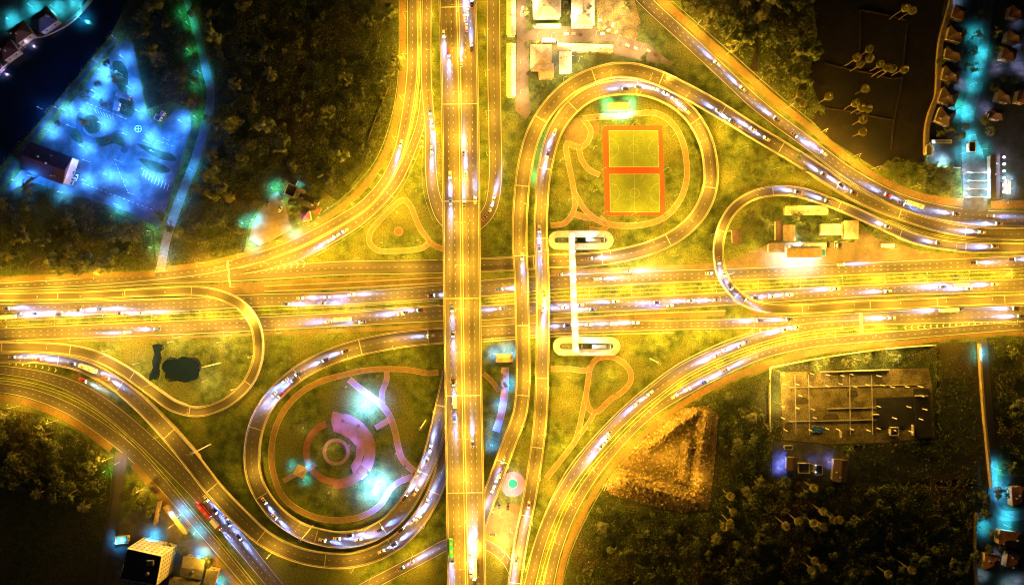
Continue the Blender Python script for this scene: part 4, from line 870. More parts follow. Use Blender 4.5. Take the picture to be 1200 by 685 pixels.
wall('white capped wall at the northern edge of the construction plot', [(902, 430), (950, 421), (1000, 413), (1050, 407), (1095, 404)], 1.0, 2.2, M_WHITEC)
wall('thin white wall at the western edge of the construction plot', [(902, 430), (901, 470), (902, 505)], .8, 2.2, M_WHITEC)
wall('low pink wall south of the eastern estate row', [(1085, 190), (1088, 194), (1124, 197)], .8, 1.8)
wall('low broken wall in the northwest scrub', [(456, 102), (446, 125), (436, 150), (424, 190)], 1.0, .9, mat('dark_wall', (.09, .085, .035), (.05, .05, .02), .6))  # darker colour than the other walls
wall('concrete bank wall along the canal below the houses', [(-20, 98), (10, 74), (34, 46), (52, 43), (86, 25), (112, -6)], 1.0, 1.0)
gr = empty('sign_gantry', (*W(274, 336)[:2], 0)); tag(gr, 'white sign gantry spanning the western frontage road', 'sign gantry')
a, b = W(272, 306), W(275, 336); dx, dy = a[0] - b[0], a[1] - b[1]; L_ = math.hypot(dx, dy); ang = math.atan2(dy, dx)
gr.rotation_euler = (0, 0, ang); gr.location = (b[0], b[1], 0)
for x in (0, L_): MB().tube([(x, 0, 0), (x, 0, 7.4)], .25, 10).build('post', M_STEEL, gr)
MB().box((L_ / 2, 0, 7.1), (L_, .7, .7)).build('beam', M_WHITEC, gr)
for x in (L_ * .3, L_ * .78): MB().box((x, .5, 6.6), (4.4, .25, 2.6)).build('sign_panel', M_WHITEC, gr)
g2 = empty('overhead_crossbar', (*W(1003, 377)[:2], 0), R(93)); tag(g2, 'plain concrete gantry crossing the southern frontage carriageway', 'gantry')
MB().box((0, 0, 7.0), (13, 1.6, .8)).build('beam', M_CONC, g2)
for x in (-5.8, 5.8): MB().box((x, 0, 3.3), (.6, .9, 6.7)).build('post', M_CONC, g2)
def mast(label, base):
    r = empty('high_mast', (*W(*base)[:2], 0)); tag(r, label, 'light mast')
    MB().tube([(0, 0, 0), (0, 0, 14), (0, 0, 28)], [.42, .34, .22], 10).build('pole', mat('galvanised', (.62, .58, .5), (.5, .47, .42), 1, .5), r)
    hd = MB().ringbox((0, 0), .9, 1.15, 27.3, 27.6, 20).build('lamp_ring', M_STEEL, r)
    for k in range(6):
        q = k * math.pi / 3; MB().box((1.3 * math.cos(q), 1.3 * math.sin(q), 27.35), (.6, .4, .25), q).build('floodlight', M_STEEL, hd)
mast('unlit tall mast beside the outer park ramp', (247, 520)); mast('unlit tall mast inside the southern bend of the park ramp', (367, 615)); mast('unlit tall mast on the dark lawn beside the overpass', (499, 492))
mast('tall mast inside the loop ramp beside the dark pond', (258, 425)); mast('tall mast on the lawn between teardrop garden and southeast road', (762, 420))

# ------------------------------------------------------------------ construction site, rubble
for i_, (a_, b_, c_, d_) in enumerate(((952, 440, 9, 14), (985, 442, 4, 18), (940, 470, 16, 7), (1000, 462, 12, 8), (975, 490, 18, 8), (1030, 445, 8, 12), (925, 500, 8, 9))): patch('wet_patch', 'dark damp patch of earth on the construction plot', [(a_ - c_ / 2, b_ - d_ / 2), (a_ + c_ * .3, b_ - d_ * .6), (a_ + c_ / 2, b_ + d_ * .2), (a_, b_ + d_ / 2), (a_ - c_ * .6, b_ + d_ * .3)], mat('damp_dirt', (.085, .066, .025), (.055, .042, .018), .3, .95, fine=.5), .020 + i_ * .001, 'earth', False, True)
patch('building_plot', 'muddy yellow ground of the construction plot', [(914, 436), (1000, 433), (1088, 431), (1092, 450), (1096, 512), (1040, 518), (975, 520), (918, 515)], M_DIRT, .014, 'plot', True)
cs = empty('unfinished_building', (0, 0, 0)); tag(cs, 'unfinished concrete building of bare columns and low floor slabs', 'building site')
mark_poly([(914, 436), (1090, 431), (1096, 514), (918, 516)])
MB().prism([W(*p)[:2] for p in [(1026, 466), (1072, 464), (1074, 498), (1028, 500)]], 0, .5).build('floor_slab', ROOF['dark'], cs)
MB().prism([W(*p)[:2] for p in [(1070, 455), (1088, 455), (1092, 512), (1073, 512)]], 0, .8).build('floor_slab', ROOF['dark'], cs)
colo = None
for i, x in enumerate(range(918, 1092, 16)):
    for j, y in enumerate(range(438, 516, 13)):
        if random.random() < .28 or (960 < x < 1020 and 455 < y < 495): continue
        p = W(x + random.uniform(-3, 3), y + random.uniform(-2, 2)); hh = 1
        if colo is None: colo = o = MB().box((0, 0, 3.0), (.5, .5, 6.2)).build('column', mat('raw_concrete', (.62, .56, .45), (.5, .45, .36), .8), cs)
        else: o = colo.copy(); COL.objects.link(o); o.parent = cs
        o.location = (p[0], p[1], random.uniform(-1.5, .2))
for yy in (452, 478, 492):
    q = W(1000, yy); MB().box((q[0], q[1], .2), (150 * S if yy != 478 else 60 * S, .5, .5), R(1.2)).build('ground_beam', M_CONC, cs)
for xx in (932, 948, 996, 1022):
    q = W(xx, 474); MB().box((q[0], q[1], .2), (.45, 70 * S, .46), R(1.2)).build('ground_beam', M_CONC, cs)
for p, d, rz in (((1046, 500), (9, 1), 0), ((1046, 509), (9, 1), 0), ((1041.5, 504.5), (1, 6), 0), ((1050.5, 504.5), (1, 6), 0), ((1068, 503), (1.2, 12), 0), ((1025, 485), (6, 1), 0), ((1078, 463), (14, .8), 0), ((1000, 434), (80, .7), R(2)), ((984, 508), (1, 7), 0)):
    q = W(*p); MB().box((q[0], q[1], 1.4), (d[0] * S, d[1] * S, 2.8), rz).build('low_wall', M_CONC, cs)
tp = W(958, 503); t = empty('tarpaulin', (tp[0], tp[1], 0)); tag(t, 'bright blue tarpaulin on the construction plot', 'tarpaulin')
m = MB(); vs = []; 
for i in range(9):
    for j in range(6): vs.append((i * .95 - 3.8, j * .7 - 1.7 + .2 * math.sin(i), .35 + .25 * math.sin(i * 1.7 + j * 2.3)))
m.add(vs, [(i * 6 + j, i * 6 + j + 6, i * 6 + j + 7, i * 6 + j + 1) for i in range(8) for j in range(5)]).build('sheet', mat('blue_tarp', (.02, .14, .5), (.02, .1, .4), .6), t)
for q in ((-3.6, -1.7), (3.6, -1.7), (3.6, 1.7), (-3.6, 1.7)): MB().box((q[0], q[1], .3), (.3, .3, .6)).build('weight_block', M_CONC, t)

RUB = [(800, 478), (828, 474), (842, 484), (840, 520), (836, 560), (832, 596), (800, 600), (760, 592), (715, 580), (708, 566), (728, 540), (752, 512), (775, 492)]
def heap(name, label, poly, step, hf, m, z0=0):
    xs = [p[0] for p in poly]; ys = [p[1] for p in poly]; mb = MB(); idx = {}; vs = []
    nx = int((max(xs) - min(xs)) / step) + 1; ny = int((max(ys) - min(ys)) / step) + 1
    for j in range(ny):
        for i in range(nx):
            px, py = min(xs) + i * step, min(ys) + j * step
            if inside((px, py), poly): idx[i, j] = len(vs); p = W(px, py); vs.append((p[0], p[1], max(.02, hf(px, py, p))))
    fs = [(idx[i, j], idx[i, j + 1], idx[i + 1, j + 1], idx[i + 1, j]) for (i, j) in idx if (i + 1, j) in idx and (i, j + 1) in idx and (i + 1, j + 1) in idx]
    o = mb.add(vs, fs).build(name, m); return o
def segd(px, py, a, b):
    ax, ay = a; bx, by = b; t = max(0, min(1, ((px - ax) * (bx - ax) + (py - ay) * (by - ay)) / ((bx - ax) ** 2 + (by - ay) ** 2))); return math.hypot(px - ax - t * (bx - ax), py - ay - t * (by - ay))
RIDGE = [(((760, 522), (815, 482)), 5), (((826, 488), (812, 582)), 6), (((730, 560), (812, 586)), 9), (((805, 520), (800, 560)), 4)]
def rubh(px, py, p):
    h = 0
    for (a, b), w in RIDGE: h = max(h, 4.0 * max(0, 1 - segd(px, py, a, b) / (w + 3)))
    return h * (.7 + .6 * abs(noise.noise(Vector((p[0] * .25, p[1] * .25, 3))))) + .8 * abs(noise.noise(Vector((p[0] * .5, p[1] * .5, 9)))) - .1
RM = mat('rubble_soil', (.17, .125, .045), (.08, .056, .022), .5, .95, c3=(.2, .14, .07), scale3=.1, bump=.7)
mark_poly(RUB)
tag(heap('rubble_mound', 'ridged heap of yellow earth and rubble beside the southeast curve', RUB, 1.2, rubh, RM), 'ridged heap of yellow earth and rubble beside the southeast curve', 'rubble heap', kind='structure')
m = MB()
for k in range(4200):
    px, py = random.uniform(706, 842), random.uniform(474, 600)
    if not inside((px, py), RUB): continue
    p = W(px, py); h = rubh(px, py, p)
    near = min(segd(px, py, *ab) for ab, w in RIDGE)
    if random.random() > (1.0 if near < 9 else .35): continue
    s = random.uniform(.35, 1.05) * (1.5 if random.random() < .12 else 1); m.box((p[0], p[1], max(h, 0) + s * .2), (s, s * random.uniform(.5, 1.2), s * random.uniform(.4, .8)), random.uniform(0, 3), .8)
tag(m.build('rubble', mat('broken_concrete', (.42, .32, .17), (.12, .085, .045), .5)), 'broken concrete chunks scattered over the earth heap', 'rubble', kind='stuff')
for i, (x, y, n, cl) in enumerate(((713, 570, 60, 'pale'), (726, 565, 40, 'mixed'))):
    m = MB(); p = W(x, y)
    for k in range(n): s = random.uniform(.3, .9); m.box((p[0] + random.gauss(0, 1.7), p[1] + random.gauss(0, 1.5), .2 + abs(random.gauss(0, .4))), (s, s * .8, s * .6), random.uniform(0, 3), .7)
    tag(m.build('litter', mat('litter_' + cl, (.55, .5, .55) if i == 0 else (.3, .26, .4), (.3, .2, .12), 1.2)), f'{cl} rubbish dumped at the roadside edge of the earth heap', 'rubbish', kind='stuff')

for i, p in enumerate(([(1008, 12), (1008, 50), (1004, 84)], [(1010, 12), (1040, 18), (1062, 24)], [(966, 74), (990, 80), (1020, 86), (1046, 92), (1060, 90)], [(960, 126), (985, 129), (1005, 132), (1030, 138), (1048, 141)], [(1063, 30), (1060, 60), (1056, 100), (1048, 140), (1044, 175)])): strip('earth_bund', ('thin dry bund running down the middle of the dark field', 'thin bund below the northern palm pair of the dark field', 'dry bund under the long northern palm row', 'dry bund under the southern palm group', 'faint bund on the houses side of the dark field')[i], 'bund', p, mat('dry_bund', (.05, .038, .026), (.03, .024, .018), .4, .95), .35, 1.4)
patch('ditch', 'dark drainage ditch through the wood beside the northeast highway', [(884, -20), (889, -20), (889, 40), (888, 84), (878, 82), (885, 60)], M_SOIL, .03, 'ditch', True)
def stack(i, px, py, rz, m, n):
    x, y, _ = W(px, py); q = empty('pallet_stack', (x, y, 0), R(rz)); tag(q, f'{ORD[i]} pile of building material from the west in the compound dirt lot', 'pallet stack', 'piles of building material')
    b = MB()
    for k in (-.8, 0, .8): b.box((0, k, .1), (2.6, .15, .2))
    for k in range(6): b.box((-1.15 + k * .46, 0, .225), (.34, 1.9, .05))
    b.build('pallet', M_BARK, q); c_ = MB()
    for k in range(n):
        for j in range(4): c_.box((random.uniform(-.1, .1), -.66 + j * .44, .36 + k * .24), (2.5 + random.uniform(-.4, .4), .4, .2), random.uniform(-.03, .03))
    c_.build('load', m, q)
for i, (px, py, rz) in enumerate(sorted([(703, 24, 5), (708, 33, 40), (713, 36, 10), (718, 30, 80), (706, 40, 0), (722, 38, 30), (664, 40, 0), (672, 40, 3), (680, 41, 0), (727, 52, 60), (735, 54, -25), (745, 57, -25), (712, 27, 70), (760, 60, -30), (768, 64, -35)])): stack(i, px, py, rz, (M_WHITEC, ROOF['tan'], ROOF['brown'], M_CONC)[i % 4], 2 + i % 3)

# ------------------------------------------------------------------ plants
def leafmesh(name, n, lobes, size, m, seed, flat=.55):
    rg = np.random.default_rng(seed); L = rg.integers(0, len(lobes), n); C = np.array([l[:3] for l in lobes])[L]; r = np.array([l[3] for l in lobes])[L]
    d = rg.normal(size=(n, 3)); d /= np.linalg.norm(d, axis=1)[:, None]; d[:, 2] = np.abs(d[:, 2]) * .8 - .15
    p = C + d * (r * rg.uniform(.55, 1.08, n))[:, None]
    nrm = d + rg.normal(scale=.55, size=(n, 3)) + np.array([0, 0, flat]); nrm /= np.linalg.norm(nrm, axis=1)[:, None]
    return leafquads(name, p, nrm, rg.uniform(size * .6, size * 1.3, n), m, rg)
def leafquads(name, p, nrm, s, m, rg):
    n = len(p); a = np.cross(nrm, rg.normal(size=(n, 3))); a /= np.linalg.norm(a, axis=1)[:, None]; b = np.cross(nrm, a)
    s = s[:, None] * .5; k = rg.uniform(.45, .8, n)[:, None]
    v = np.stack([p - a * s, p - b * s * k, p + a * s, p + b * s * k], axis=1).reshape(-1, 3)
    me = bpy.data.meshes.new(name); me.vertices.add(4 * n); me.vertices.foreach_set('co', v.astype(np.float32).ravel())
    me.loops.add(4 * n); me.loops.foreach_set('vertex_index', np.arange(4 * n, dtype=np.int32)); me.polygons.add(n)
    me.polygons.foreach_set('loop_start', np.arange(0, 4 * n, 4, dtype=np.int32)); me.polygons.foreach_set('loop_total', np.full(n, 4, dtype=np.int32))
    me.update(calc_edges=True); me.materials.append(m); return me
def tree_proto(kind, rad, hgt, seed, m, n=420):
    rg = random.Random(seed); root = empty('tree', (0, 0, -500)); lob = []
    for k in range(rg.randint(9, 13)):
        a = rg.uniform(0, 6.28); q = rad * math.sqrt(rg.uniform(.02, .72)); lob.append((q * math.cos(a), q * math.sin(a), hgt * .68 + (1 - (q / rad) ** 2) * hgt * .2 + rg.uniform(-.6, .6), rad * rg.uniform(.26, .44)))
    t = MB(); h1 = hgt * .42; t.tube([(0, 0, -.1), (.05, 0, h1 * .5), (.12, .05, h1)], [.06 * rad + .12, .05 * rad + .08, .04 * rad + .06], 8)
    for l in lob[:6]: t.tube([(.12, .05, h1 - .1), (l[0] * .5, l[1] * .5, (h1 + l[2]) / 2), (l[0], l[1], l[2])], [.035 * rad + .04, .05, .03], 5)
    t.build('trunk', M_BARK, root); link_mesh('crown', leafmesh('crown', int(n), lob, .85 * (rad / 4) ** .5, m, seed), root); return root
TP = {'broad': [tree_proto('broad', 5.2, 9, s, M_LEAF, 620) for s in (1, 2, 3)], 'dark': [tree_proto('dark', 4.2, 8, s, M_LEAFD, 460) for s in (4, 5, 6)], 'olive': [tree_proto('olive', 3.2, 6.5, s, M_LEAFO, 320) for s in (7, 8)], 'small': [tree_proto('small', 1.9, 4, s, M_LEAF, 150) for s in (9, 10)]}
TW = {'broad': 'broad green leafy tree', 'dark': 'dark leafy tree', 'olive': 'pale olive green tree', 'small': 'small round tree'}
def shrub_proto(seed, rad, m):
    rg = random.Random(seed); root = empty('shrub', (0, 0, -500)); lob = [(rg.uniform(-.5, .5) * rad, rg.uniform(-.4, .4) * rad, rad * .75 + rg.uniform(-.2, .2), rad * .6) for k in range(5)]
    MB().tube([(0, 0, -.05), (0, 0, rad * .7)], [.1, .05], 6).build('stem', M_BARK, root); link_mesh('foliage', leafmesh('foliage', 130, lob, .5, m, seed), root); return root
SH = [shrub_proto(31, 1.7, M_LEAF), shrub_proto(32, 1.5, M_LEAFD), shrub_proto(33, 1.9, M_LEAFO)]
USED = set()
def put(proto, loc, rz=0.0, sc=1.0):
    if id(proto) not in USED and proto.location.z < -400: r = proto; USED.add(id(proto))
    else: r = copy_tree(proto)
    r.location = loc; r.rotation_euler = (0, 0, rz); r.scale = (sc, sc, sc * random.uniform(.9, 1.1)); return r
NT = [0]
def tree(kind, px, py, label, sc=1.0, group=None):
    NT[0] += 1; r = put(random.choice(TP[kind]), W(px, py), random.uniform(0, 6.28), sc); tag(r, label, 'tree', group); return r
def wood(poly, n, kinds, where, mind=7, scl=(.6, 1.4), occr=3, seed=0, dens=None):
    rg = random.Random(seed); xs = [p[0] for p in poly]; ys = [p[1] for p in poly]; pts = []; tries = 0
    while len(pts) < n and tries < n * 60:
        tries += 1; p = (rg.uniform(max(min(xs), -15), min(max(xs), 1215)), rg.uniform(max(min(ys), -15), min(max(ys), 700)))
        if not inside(p, poly) or occ(p[0], p[1], occr) or any((p[0] - q[0]) ** 2 + (p[1] - q[1]) ** 2 < mind * mind for q in pts): continue
        if dens and rg.random() > dens(*p): continue
        pts.append(p)
    by = {}
    for p in pts: by.setdefault(rg.choice(kinds), []).append(p)
    for k, ps in by.items():
        for p in ps: tree(k, p[0], p[1], f'{TW[k]} {where}', rg.uniform(*scl), f'{TW[k]}s {where}')
def scrub(label, poly, per_m2, hmax, seed, m=M_SCRUB, size=.8, name='undergrowth', occr=1, thr=-.15):
    rg = np.random.default_rng(seed); xs = [p[0] for p in poly]; ys = [p[1] for p in poly]; x0, x1, y0, y1 = max(min(xs), -12), min(max(xs), 1212), max(min(ys), -12), min(max(ys), 697)
    n = int((x1 - x0) * (y1 - y0) * S * S * per_m2 * (1.5 if hmax > 1.5 else 1)); hmax = hmax * 1.6 if hmax > 1.5 else hmax; X = rg.uniform(x0, x1, n); Y = rg.uniform(y0, y1, n); P = []
    for x, y in zip(X, Y):
        if not inside((x, y), poly) or occ(x, y, occr): continue
        q = W(x, y); c = noise.noise(Vector((q[0] * .14, q[1] * .14, seed))); c2 = noise.noise(Vector((q[0] * .045, q[1] * .045, seed + 5))); c3 = noise.noise(Vector((q[0] * .55, q[1] * .55, seed)))
        d = c * 1.3 + c2 * .6 + c3 * .3
        if d < thr - .25: continue
        P.append((q[0], q[1], max(.1, min(1.0, (d + .55))) * hmax * rg.uniform(.55, 1.0)))
    p = np.array(P); nr = rg.normal(scale=.6, size=p.shape) + np.array([0, 0, .7]); nr /= np.linalg.norm(nr, axis=1)[:, None]
    me = leafquads(name, p, nr, rg.uniform(size * .6, size * 1.4, len(p)), m, rg); o = link_mesh(name, me); tag(o, label, 'undergrowth', kind='stuff')
scrub('tangled low undergrowth filling the northwest wood', WOODS['tl'], 1.5, 2.6, 1)
scrub('dark undergrowth between canal and footpath', WOODS['gap'], 1.0, 2.2, 2)
scrub('tangled undergrowth below the blue driving course', WOODS['wt'], 1.4, 2.6, 3)
scrub('dense undergrowth outside the southwest curve', WOODS['sw'], 1.3, 2.6, 4)
scrub('dense undergrowth beside the northeast highway', WOODS['ne'], 1.6, 3.0, 5, mat('lamplit_leaf', (.085, .115, .02), (.115, .12, .03), .12, .85))  # lamplight put into this leaf colour, brighter than the other scrub
scrub('dense hedge like growth between dark field and highway', WOODS['nebelt'], 1.3, 2.6, 6)
scrub('thick low undergrowth covering the southeast', WOODS['se'], 1.35, 2.2, 7, thr=-.6)
scrub('sparse weeds on the unlit plot beside the construction site', WOODS['sedark'], .5, 1.0, 8)
scrub('overgrown weeds east of the dark lane', WOODS['east'], 1.2, 2.4, 9)
for i, (lab, pts, w) in enumerate((('weedy hedge line on the near canal bank', [(-10, 200), (40, 150), (85, 98), (134, 36)], 7), ('weeds on the far canal bank', [(-10, 84), (30, 60), (50, 46), (90, 28)], 5), ('green verge of bushes along the lit footpath', [(228, 0), (241, 50), (254, 100), (248, 140), (238, 185), (222, 225), (208, 260)], 7))):
    P = [p for p in pts]; poly = [(p[0] - w / 2, p[1] - w / 2) for p in P] + [(p[0] + w / 2, p[1] + w / 2) for p in P[::-1]]
    scrub(lab, poly, 1.8, 2.4, 20 + i, M_LEAF, .7, 'hedge', 0, -.9)
def bush_proto(seed, rad, m):
    rg = random.Random(seed); root = empty('bush', (0, 0, -500)); lob = [(rg.uniform(-.7, .7) * rad, rg.uniform(-.7, .7) * rad, rad * .6 + rg.uniform(-.3, .5), rad * rg.uniform(.35, .55)) for k in range(8)]
    b = MB()
    for l_ in lob[:4]: b.tube([(0, 0, -.05), (l_[0] * .6, l_[1] * .6, l_[2] * .6), l_[:3]], [.12, .08, .04], 6)
    b.build('stem', M_BARK, root); link_mesh('foliage', leafmesh('foliage', 260, lob, .75, m, seed), root); return root
BUSH = [bush_proto(51, 2.8, M_LEAF), bush_proto(52, 2.4, M_LEAFD), bush_proto(53, 3.2, M_LEAFD)]
def bushes(poly, n, where, seed, mind=6, dens=None):
    rg = random.Random(seed); xs = [p[0] for p in poly]; ys = [p[1] for p in poly]; pts = []; k = 0
    while len(pts) < n and k < n * 80:
        k += 1; p = (rg.uniform(max(min(xs), -8), min(max(xs), 1208)), rg.uniform(max(min(ys), -8), min(max(ys), 693)))
        if not inside(p, poly) or occ(p[0], p[1], 3) or any((p[0] - q[0]) ** 2 + (p[1] - q[1]) ** 2 < mind * mind for q in pts): continue
        pts.append(p)
    for p in pts: r_ = put(rg.choice(BUSH), W(*p), rg.uniform(0, 6.28), rg.uniform(.7, 1.3)); tag(r_, 'spreading leafy bush ' + where, 'bush', 'bushes ' + where)
bushes(WOODS['tl'], 75, 'in the northwest wood', 1); bushes(WOODS['wt'], 30, 'in the scrub below the driving course', 2); bushes(WOODS['sw'], 28, 'in the wood outside the southwest curve', 3); bushes(WOODS['ne'], 30, 'in the wood beside the northeast highway', 4); bushes(WOODS['se'], 95, 'in the southeast wood', 5, 8); bushes(WOODS['gap'], 14, 'between canal and lit footpath', 6); bushes(WOODS['nebelt'], 14, 'between dark field and highway', 7)
wood(WOODS['tl'], 50, ['dark', 'dark', 'broad'], 'in the northwest wood', 8, seed=1, dens=lambda x, y: .25 if (x > 260 and x < 400 and y < 110) else 1)
wood(WOODS['gap'], 8, ['dark', 'broad'], 'between canal and lit footpath', 9, seed=2)
wood(WOODS['wt'], 20, ['dark', 'broad'], 'in the scrub below the driving course', 8, seed=3)
wood(WOODS['sw'], 18, ['dark', 'broad'], 'in the wood outside the southwest curve', 8, seed=4)
wood(WOODS['ne'], 32, ['broad', 'broad', 'dark'], 'in the wood beside the northeast highway', 9, seed=5)
wood(WOODS['nebelt'], 7, ['broad', 'dark'], 'between dark field and highway', 8, (.6, .9), seed=6)
wood([(660, 720), (668, 650), (690, 602), (700, 590), (838, 604), (848, 470), (802, 478), (850, 458), (900, 436), (900, 560), (1000, 572), (1140, 565), (1140, 720)], 40, ['dark', 'dark', 'broad'], 'in the southeast wood', 9, (.5, .95), seed=7, dens=lambda x, y: 1 if x > 835 else .12)
wood(WOODS['east'], 5, ['dark', 'broad'], 'east of the dark lane', 9, seed=8)
wood([(908, 428), (1000, 412), (1060, 406), (1062, 424), (1000, 428)], 8, ['broad', 'dark'], 'above the construction plot', 7, (.5, .75), seed=9)
for i, (x, y, k, s) in enumerate(((280, 102, 'olive', 1.5), (322, 92, 'olive', 1.5), (312, 142, 'olive', .8), (248, 143, 'dark', .9), (233, 18, 'dark', 1.0))):
    tree(k, x, y, ('big pale round tree standing alone in the dark northwest wood, western of two', 'big pale round tree standing alone in the dark northwest wood, eastern of two', 'small yellowish tree south of the big pale round trees', 'dark tree overhanging the bend of the lit footpath', 'dark tree overhanging the northern end of the lit footpath')[i], s)
for i, x in enumerate((410, 430, 452, 468, 495, 514)): tree('small', x, 303, f'{ORD[i]} small verge tree from the west along the northern frontage road', .9)
PK = [(505, 300, 'lawn'),]
# trees of the parks and houses
def trees_at(lst, where, kinds=('small',), sc=(.8, 1.2)):
    for i, p in enumerate(lst):
        if kinds == ('small',): r = put(random.choice(SH), W(p[0], p[1]), random.uniform(0, 6.28), random.uniform(*sc) * .8); tag(r, f'{ordw(i)} round shrub from the north {where}', 'shrub')
        else: tree(random.choice(kinds), p[0], p[1], f'{ordw(i)} tree from the north {where}', random.uniform(*sc))
trees_at([(470, 262), (473, 281), (490, 284), (452, 280), (478, 238), (495, 252)], 'around the triangular garden')
trees_at([(735, 120), (745, 126), (705, 130), (688, 129), (700, 139), (762, 128), (745, 138)], 'near the green lit pavilion')
trees_at(sorted([(696, 178), (691, 187), (703, 180), (686, 208), (682, 215), (662, 190), (655, 205), (650, 225), (655, 240), (665, 222), (695, 245), (706, 244), (692, 222), (678, 200)], key=lambda p: p[1]), 'on the lawn west of the courts')
trees_at(sorted([(790, 165), (794, 180), (785, 200), (790, 215), (788, 232), (778, 262), (805, 235), (815, 180), (818, 205), (812, 165)], key=lambda p: p[1]), 'on the lawn east of the courts')
trees_at(sorted([(384, 437), (372, 452), (355, 490), (350, 520), (345, 578), (332, 573), (372, 590), (420, 498), (440, 520), (452, 525), (475, 545), (405, 545), (402, 492), (375, 505), (368, 525), (443, 440), (422, 434), (408, 430)], key=lambda p: p[1]), 'in the round park')
trees_at([(582, 442), (588, 440), (590, 450)], 'beside the cyan lit shelter', ('broad',), (.45, .55))
trees_at(sorted([(662, 428), (690, 425), (705, 470), (687, 488), (690, 498), (720, 460), (655, 460), (660, 480), (760, 430), (745, 470), (660, 545), (655, 560), (632, 598)], key=lambda p: p[1]), 'in the garden below the footbridge')
trees_at(sorted([(330, 425), (340, 420), (335, 432), (345, 415), (232, 417), (245, 422), (225, 365)], key=lambda p: p[1]), 'on the lawns near the pond loop')
trees_at(sorted([(880, 205), (884, 190), (878, 180), (886, 215), (872, 195), (915, 190), (925, 200), (900, 185), (930, 185), (905, 205), (940, 200)], key=lambda p: p[1]), 'on the rough lawn inside the northeast ramps', ('dark', 'broad'), (.5, .8))
trees_at(sorted([(892, 240), (895, 252), (890, 262), (898, 268), (895, 280), (903, 245), (875, 252), (870, 262), (885, 275), (902, 258), (930, 253), (940, 262), (948, 272), (938, 275), (1010, 262), (1018, 268), (1025, 275)], key=lambda p: p[1]), 'among the eastern shops', ('broad', 'dark'), (.5, .85))
trees_at(sorted([(621, 55), (622, 70), (620, 88), (625, 95), (632, 108), (638, 100), (628, 115), (672, 60), (686, 62), (698, 62), (660, 8), (663, 18), (620, 18), (622, 32), (750, 34), (766, 44), (790, 76), (735, 10), (755, 70), (770, 76)], key=lambda p: p[1]), 'in the white roofed compound', ('broad',), (.4, .7))
trees_at(sorted([(1142, 20), (1138, 45), (1136, 62), (1138, 82), (1108, 100), (1098, 75), (1104, 128), (1120, 160), (1108, 155), (1098, 158), (1130, 80), (1160, 40), (1166, 60), (1160, 105), (1170, 95), (1184, 95), (1150, 145), (1155, 155), (1148, 140), (1196, 60), (1108, 25), (1126, 148)], key=lambda p: p[1]), 'among the estate houses', ('dark', 'broad'), (.5, .85))
trees_at(sorted([(132, 78), (138, 92), (143, 97), (119, 101), (105, 114), (125, 122), (150, 128), (104, 143), (72, 148), (130, 165), (190, 250), (193, 256), (225, 58), (230, 98), (100, 244), (135, 252)], key=lambda p: p[1]), 'on the driving course lawns', ('dark', 'broad'), (.5, .8))
trees_at(sorted([(165, 575), (172, 582), (168, 590), (175, 568), (178, 596), (245, 652), (200, 638), (215, 640), (225, 625)], key=lambda p: p[1]), 'around the apartment block yard', ('dark', 'broad'), (.6, .9))
trees_at(sorted([(1147, 580), (1152, 588), (1165, 575), (1145, 600), (1170, 640), (1152, 640), (1146, 658), (1160, 625)], key=lambda p: p[1]), 'beside the southeast houses', ('dark', 'broad'), (.7, 1.0))
trees_at(sorted([(330, 233), (346, 240), (350, 247), (367, 225), (378, 238), (334, 215), (345, 262)], key=lambda p: p[1]), 'around the roadside restaurant', ('small', 'broad'), (.4, .9))
# shrubs on the medians
def shrubs(pl, spacing, where, start, s0=0, s1=1, sc=1.0, jit=.3):
    s = pl.len * s0; k = 0
    while s < pl.len * s1:
        q, n, w = at(pl, s, random.uniform(-jit, jit))
        if abs(q[0]) < 342:
            r = put(random.choice(SH), (q[0], q[1], .15), random.uniform(0, 6.28), random.uniform(.7, 1.2) * sc); tag(r, f'{ordw(k)} leafy shrub from the {start} on the {where}' if k < 40 else f'leafy shrub on the {where}', 'shrub', 'shrubs on the ' + where); k += 1
        s += spacing * random.uniform(.7, 1.5)
shrubs(MED, 7.5, 'western highway median', 'west'); shrubs(MED2, 8, 'eastern highway median', 'overpass', 0, 1)
shrubs(SMED, 13, 'southeast curve divider', 'south', 0, .8, .6); shrubs(WMED, 15, 'southwest curve divider', 'west', 0, 1, .5)
def hedge(label, pl, o, w, h, seed, n=9):
    rg = np.random.default_rng(seed); m = int(pl.len * n); s = rg.uniform(0, pl.len, m); P = []
    for a in s:
        if noise.noise(Vector((a * .05, seed, 0))) < -.12: continue
        q, nn, ww = at(pl, a, o + rg.uniform(-w / 2, w / 2)); P.append((q[0], q[1], q[2] + .15 + rg.uniform(.1, h)))
    p = np.array(P); nr = rg.normal(scale=.6, size=p.shape) + np.array([0, 0, .7]); nr /= np.linalg.norm(nr, axis=1)[:, None]
    tag(link_mesh('hedge', leafquads('hedge', p, nr, rg.uniform(.25, .6, len(p)), M_LEAF, rg)), label, 'hedge')
hedge('low clipped hedge on the western highway median', MED, 0, 1.6, .7, 1); hedge('low clipped hedge on the eastern highway median', MED2, 0, 1.5, .7, 2)
for lab_, pts_ in (('reeds round the edge of the round pond', [(195, 420), (208, 418.5), (223, 418), (235, 424), (236.5, 434), (231, 445), (217, 448), (203, 447.5), (193, 443), (190, 431), (195, 420)]), ('reeds along the edges of the dark inlet', [(178, 403), (179, 415), (177, 431), (174, 446), (183, 446), (188, 436), (190, 420), (192, 404)])): hedge(lab_, line([p + (2,) for p in pts_], 4, do_mark=False), 0, 2.2, .9, 70, 9)
hedge('low planting on the southeast curve divider', SMED, 0, 1.2, .5, 3); hedge('low planting on the southwest curve divider', WMED, 0, 1.0, .5, 4, 6)
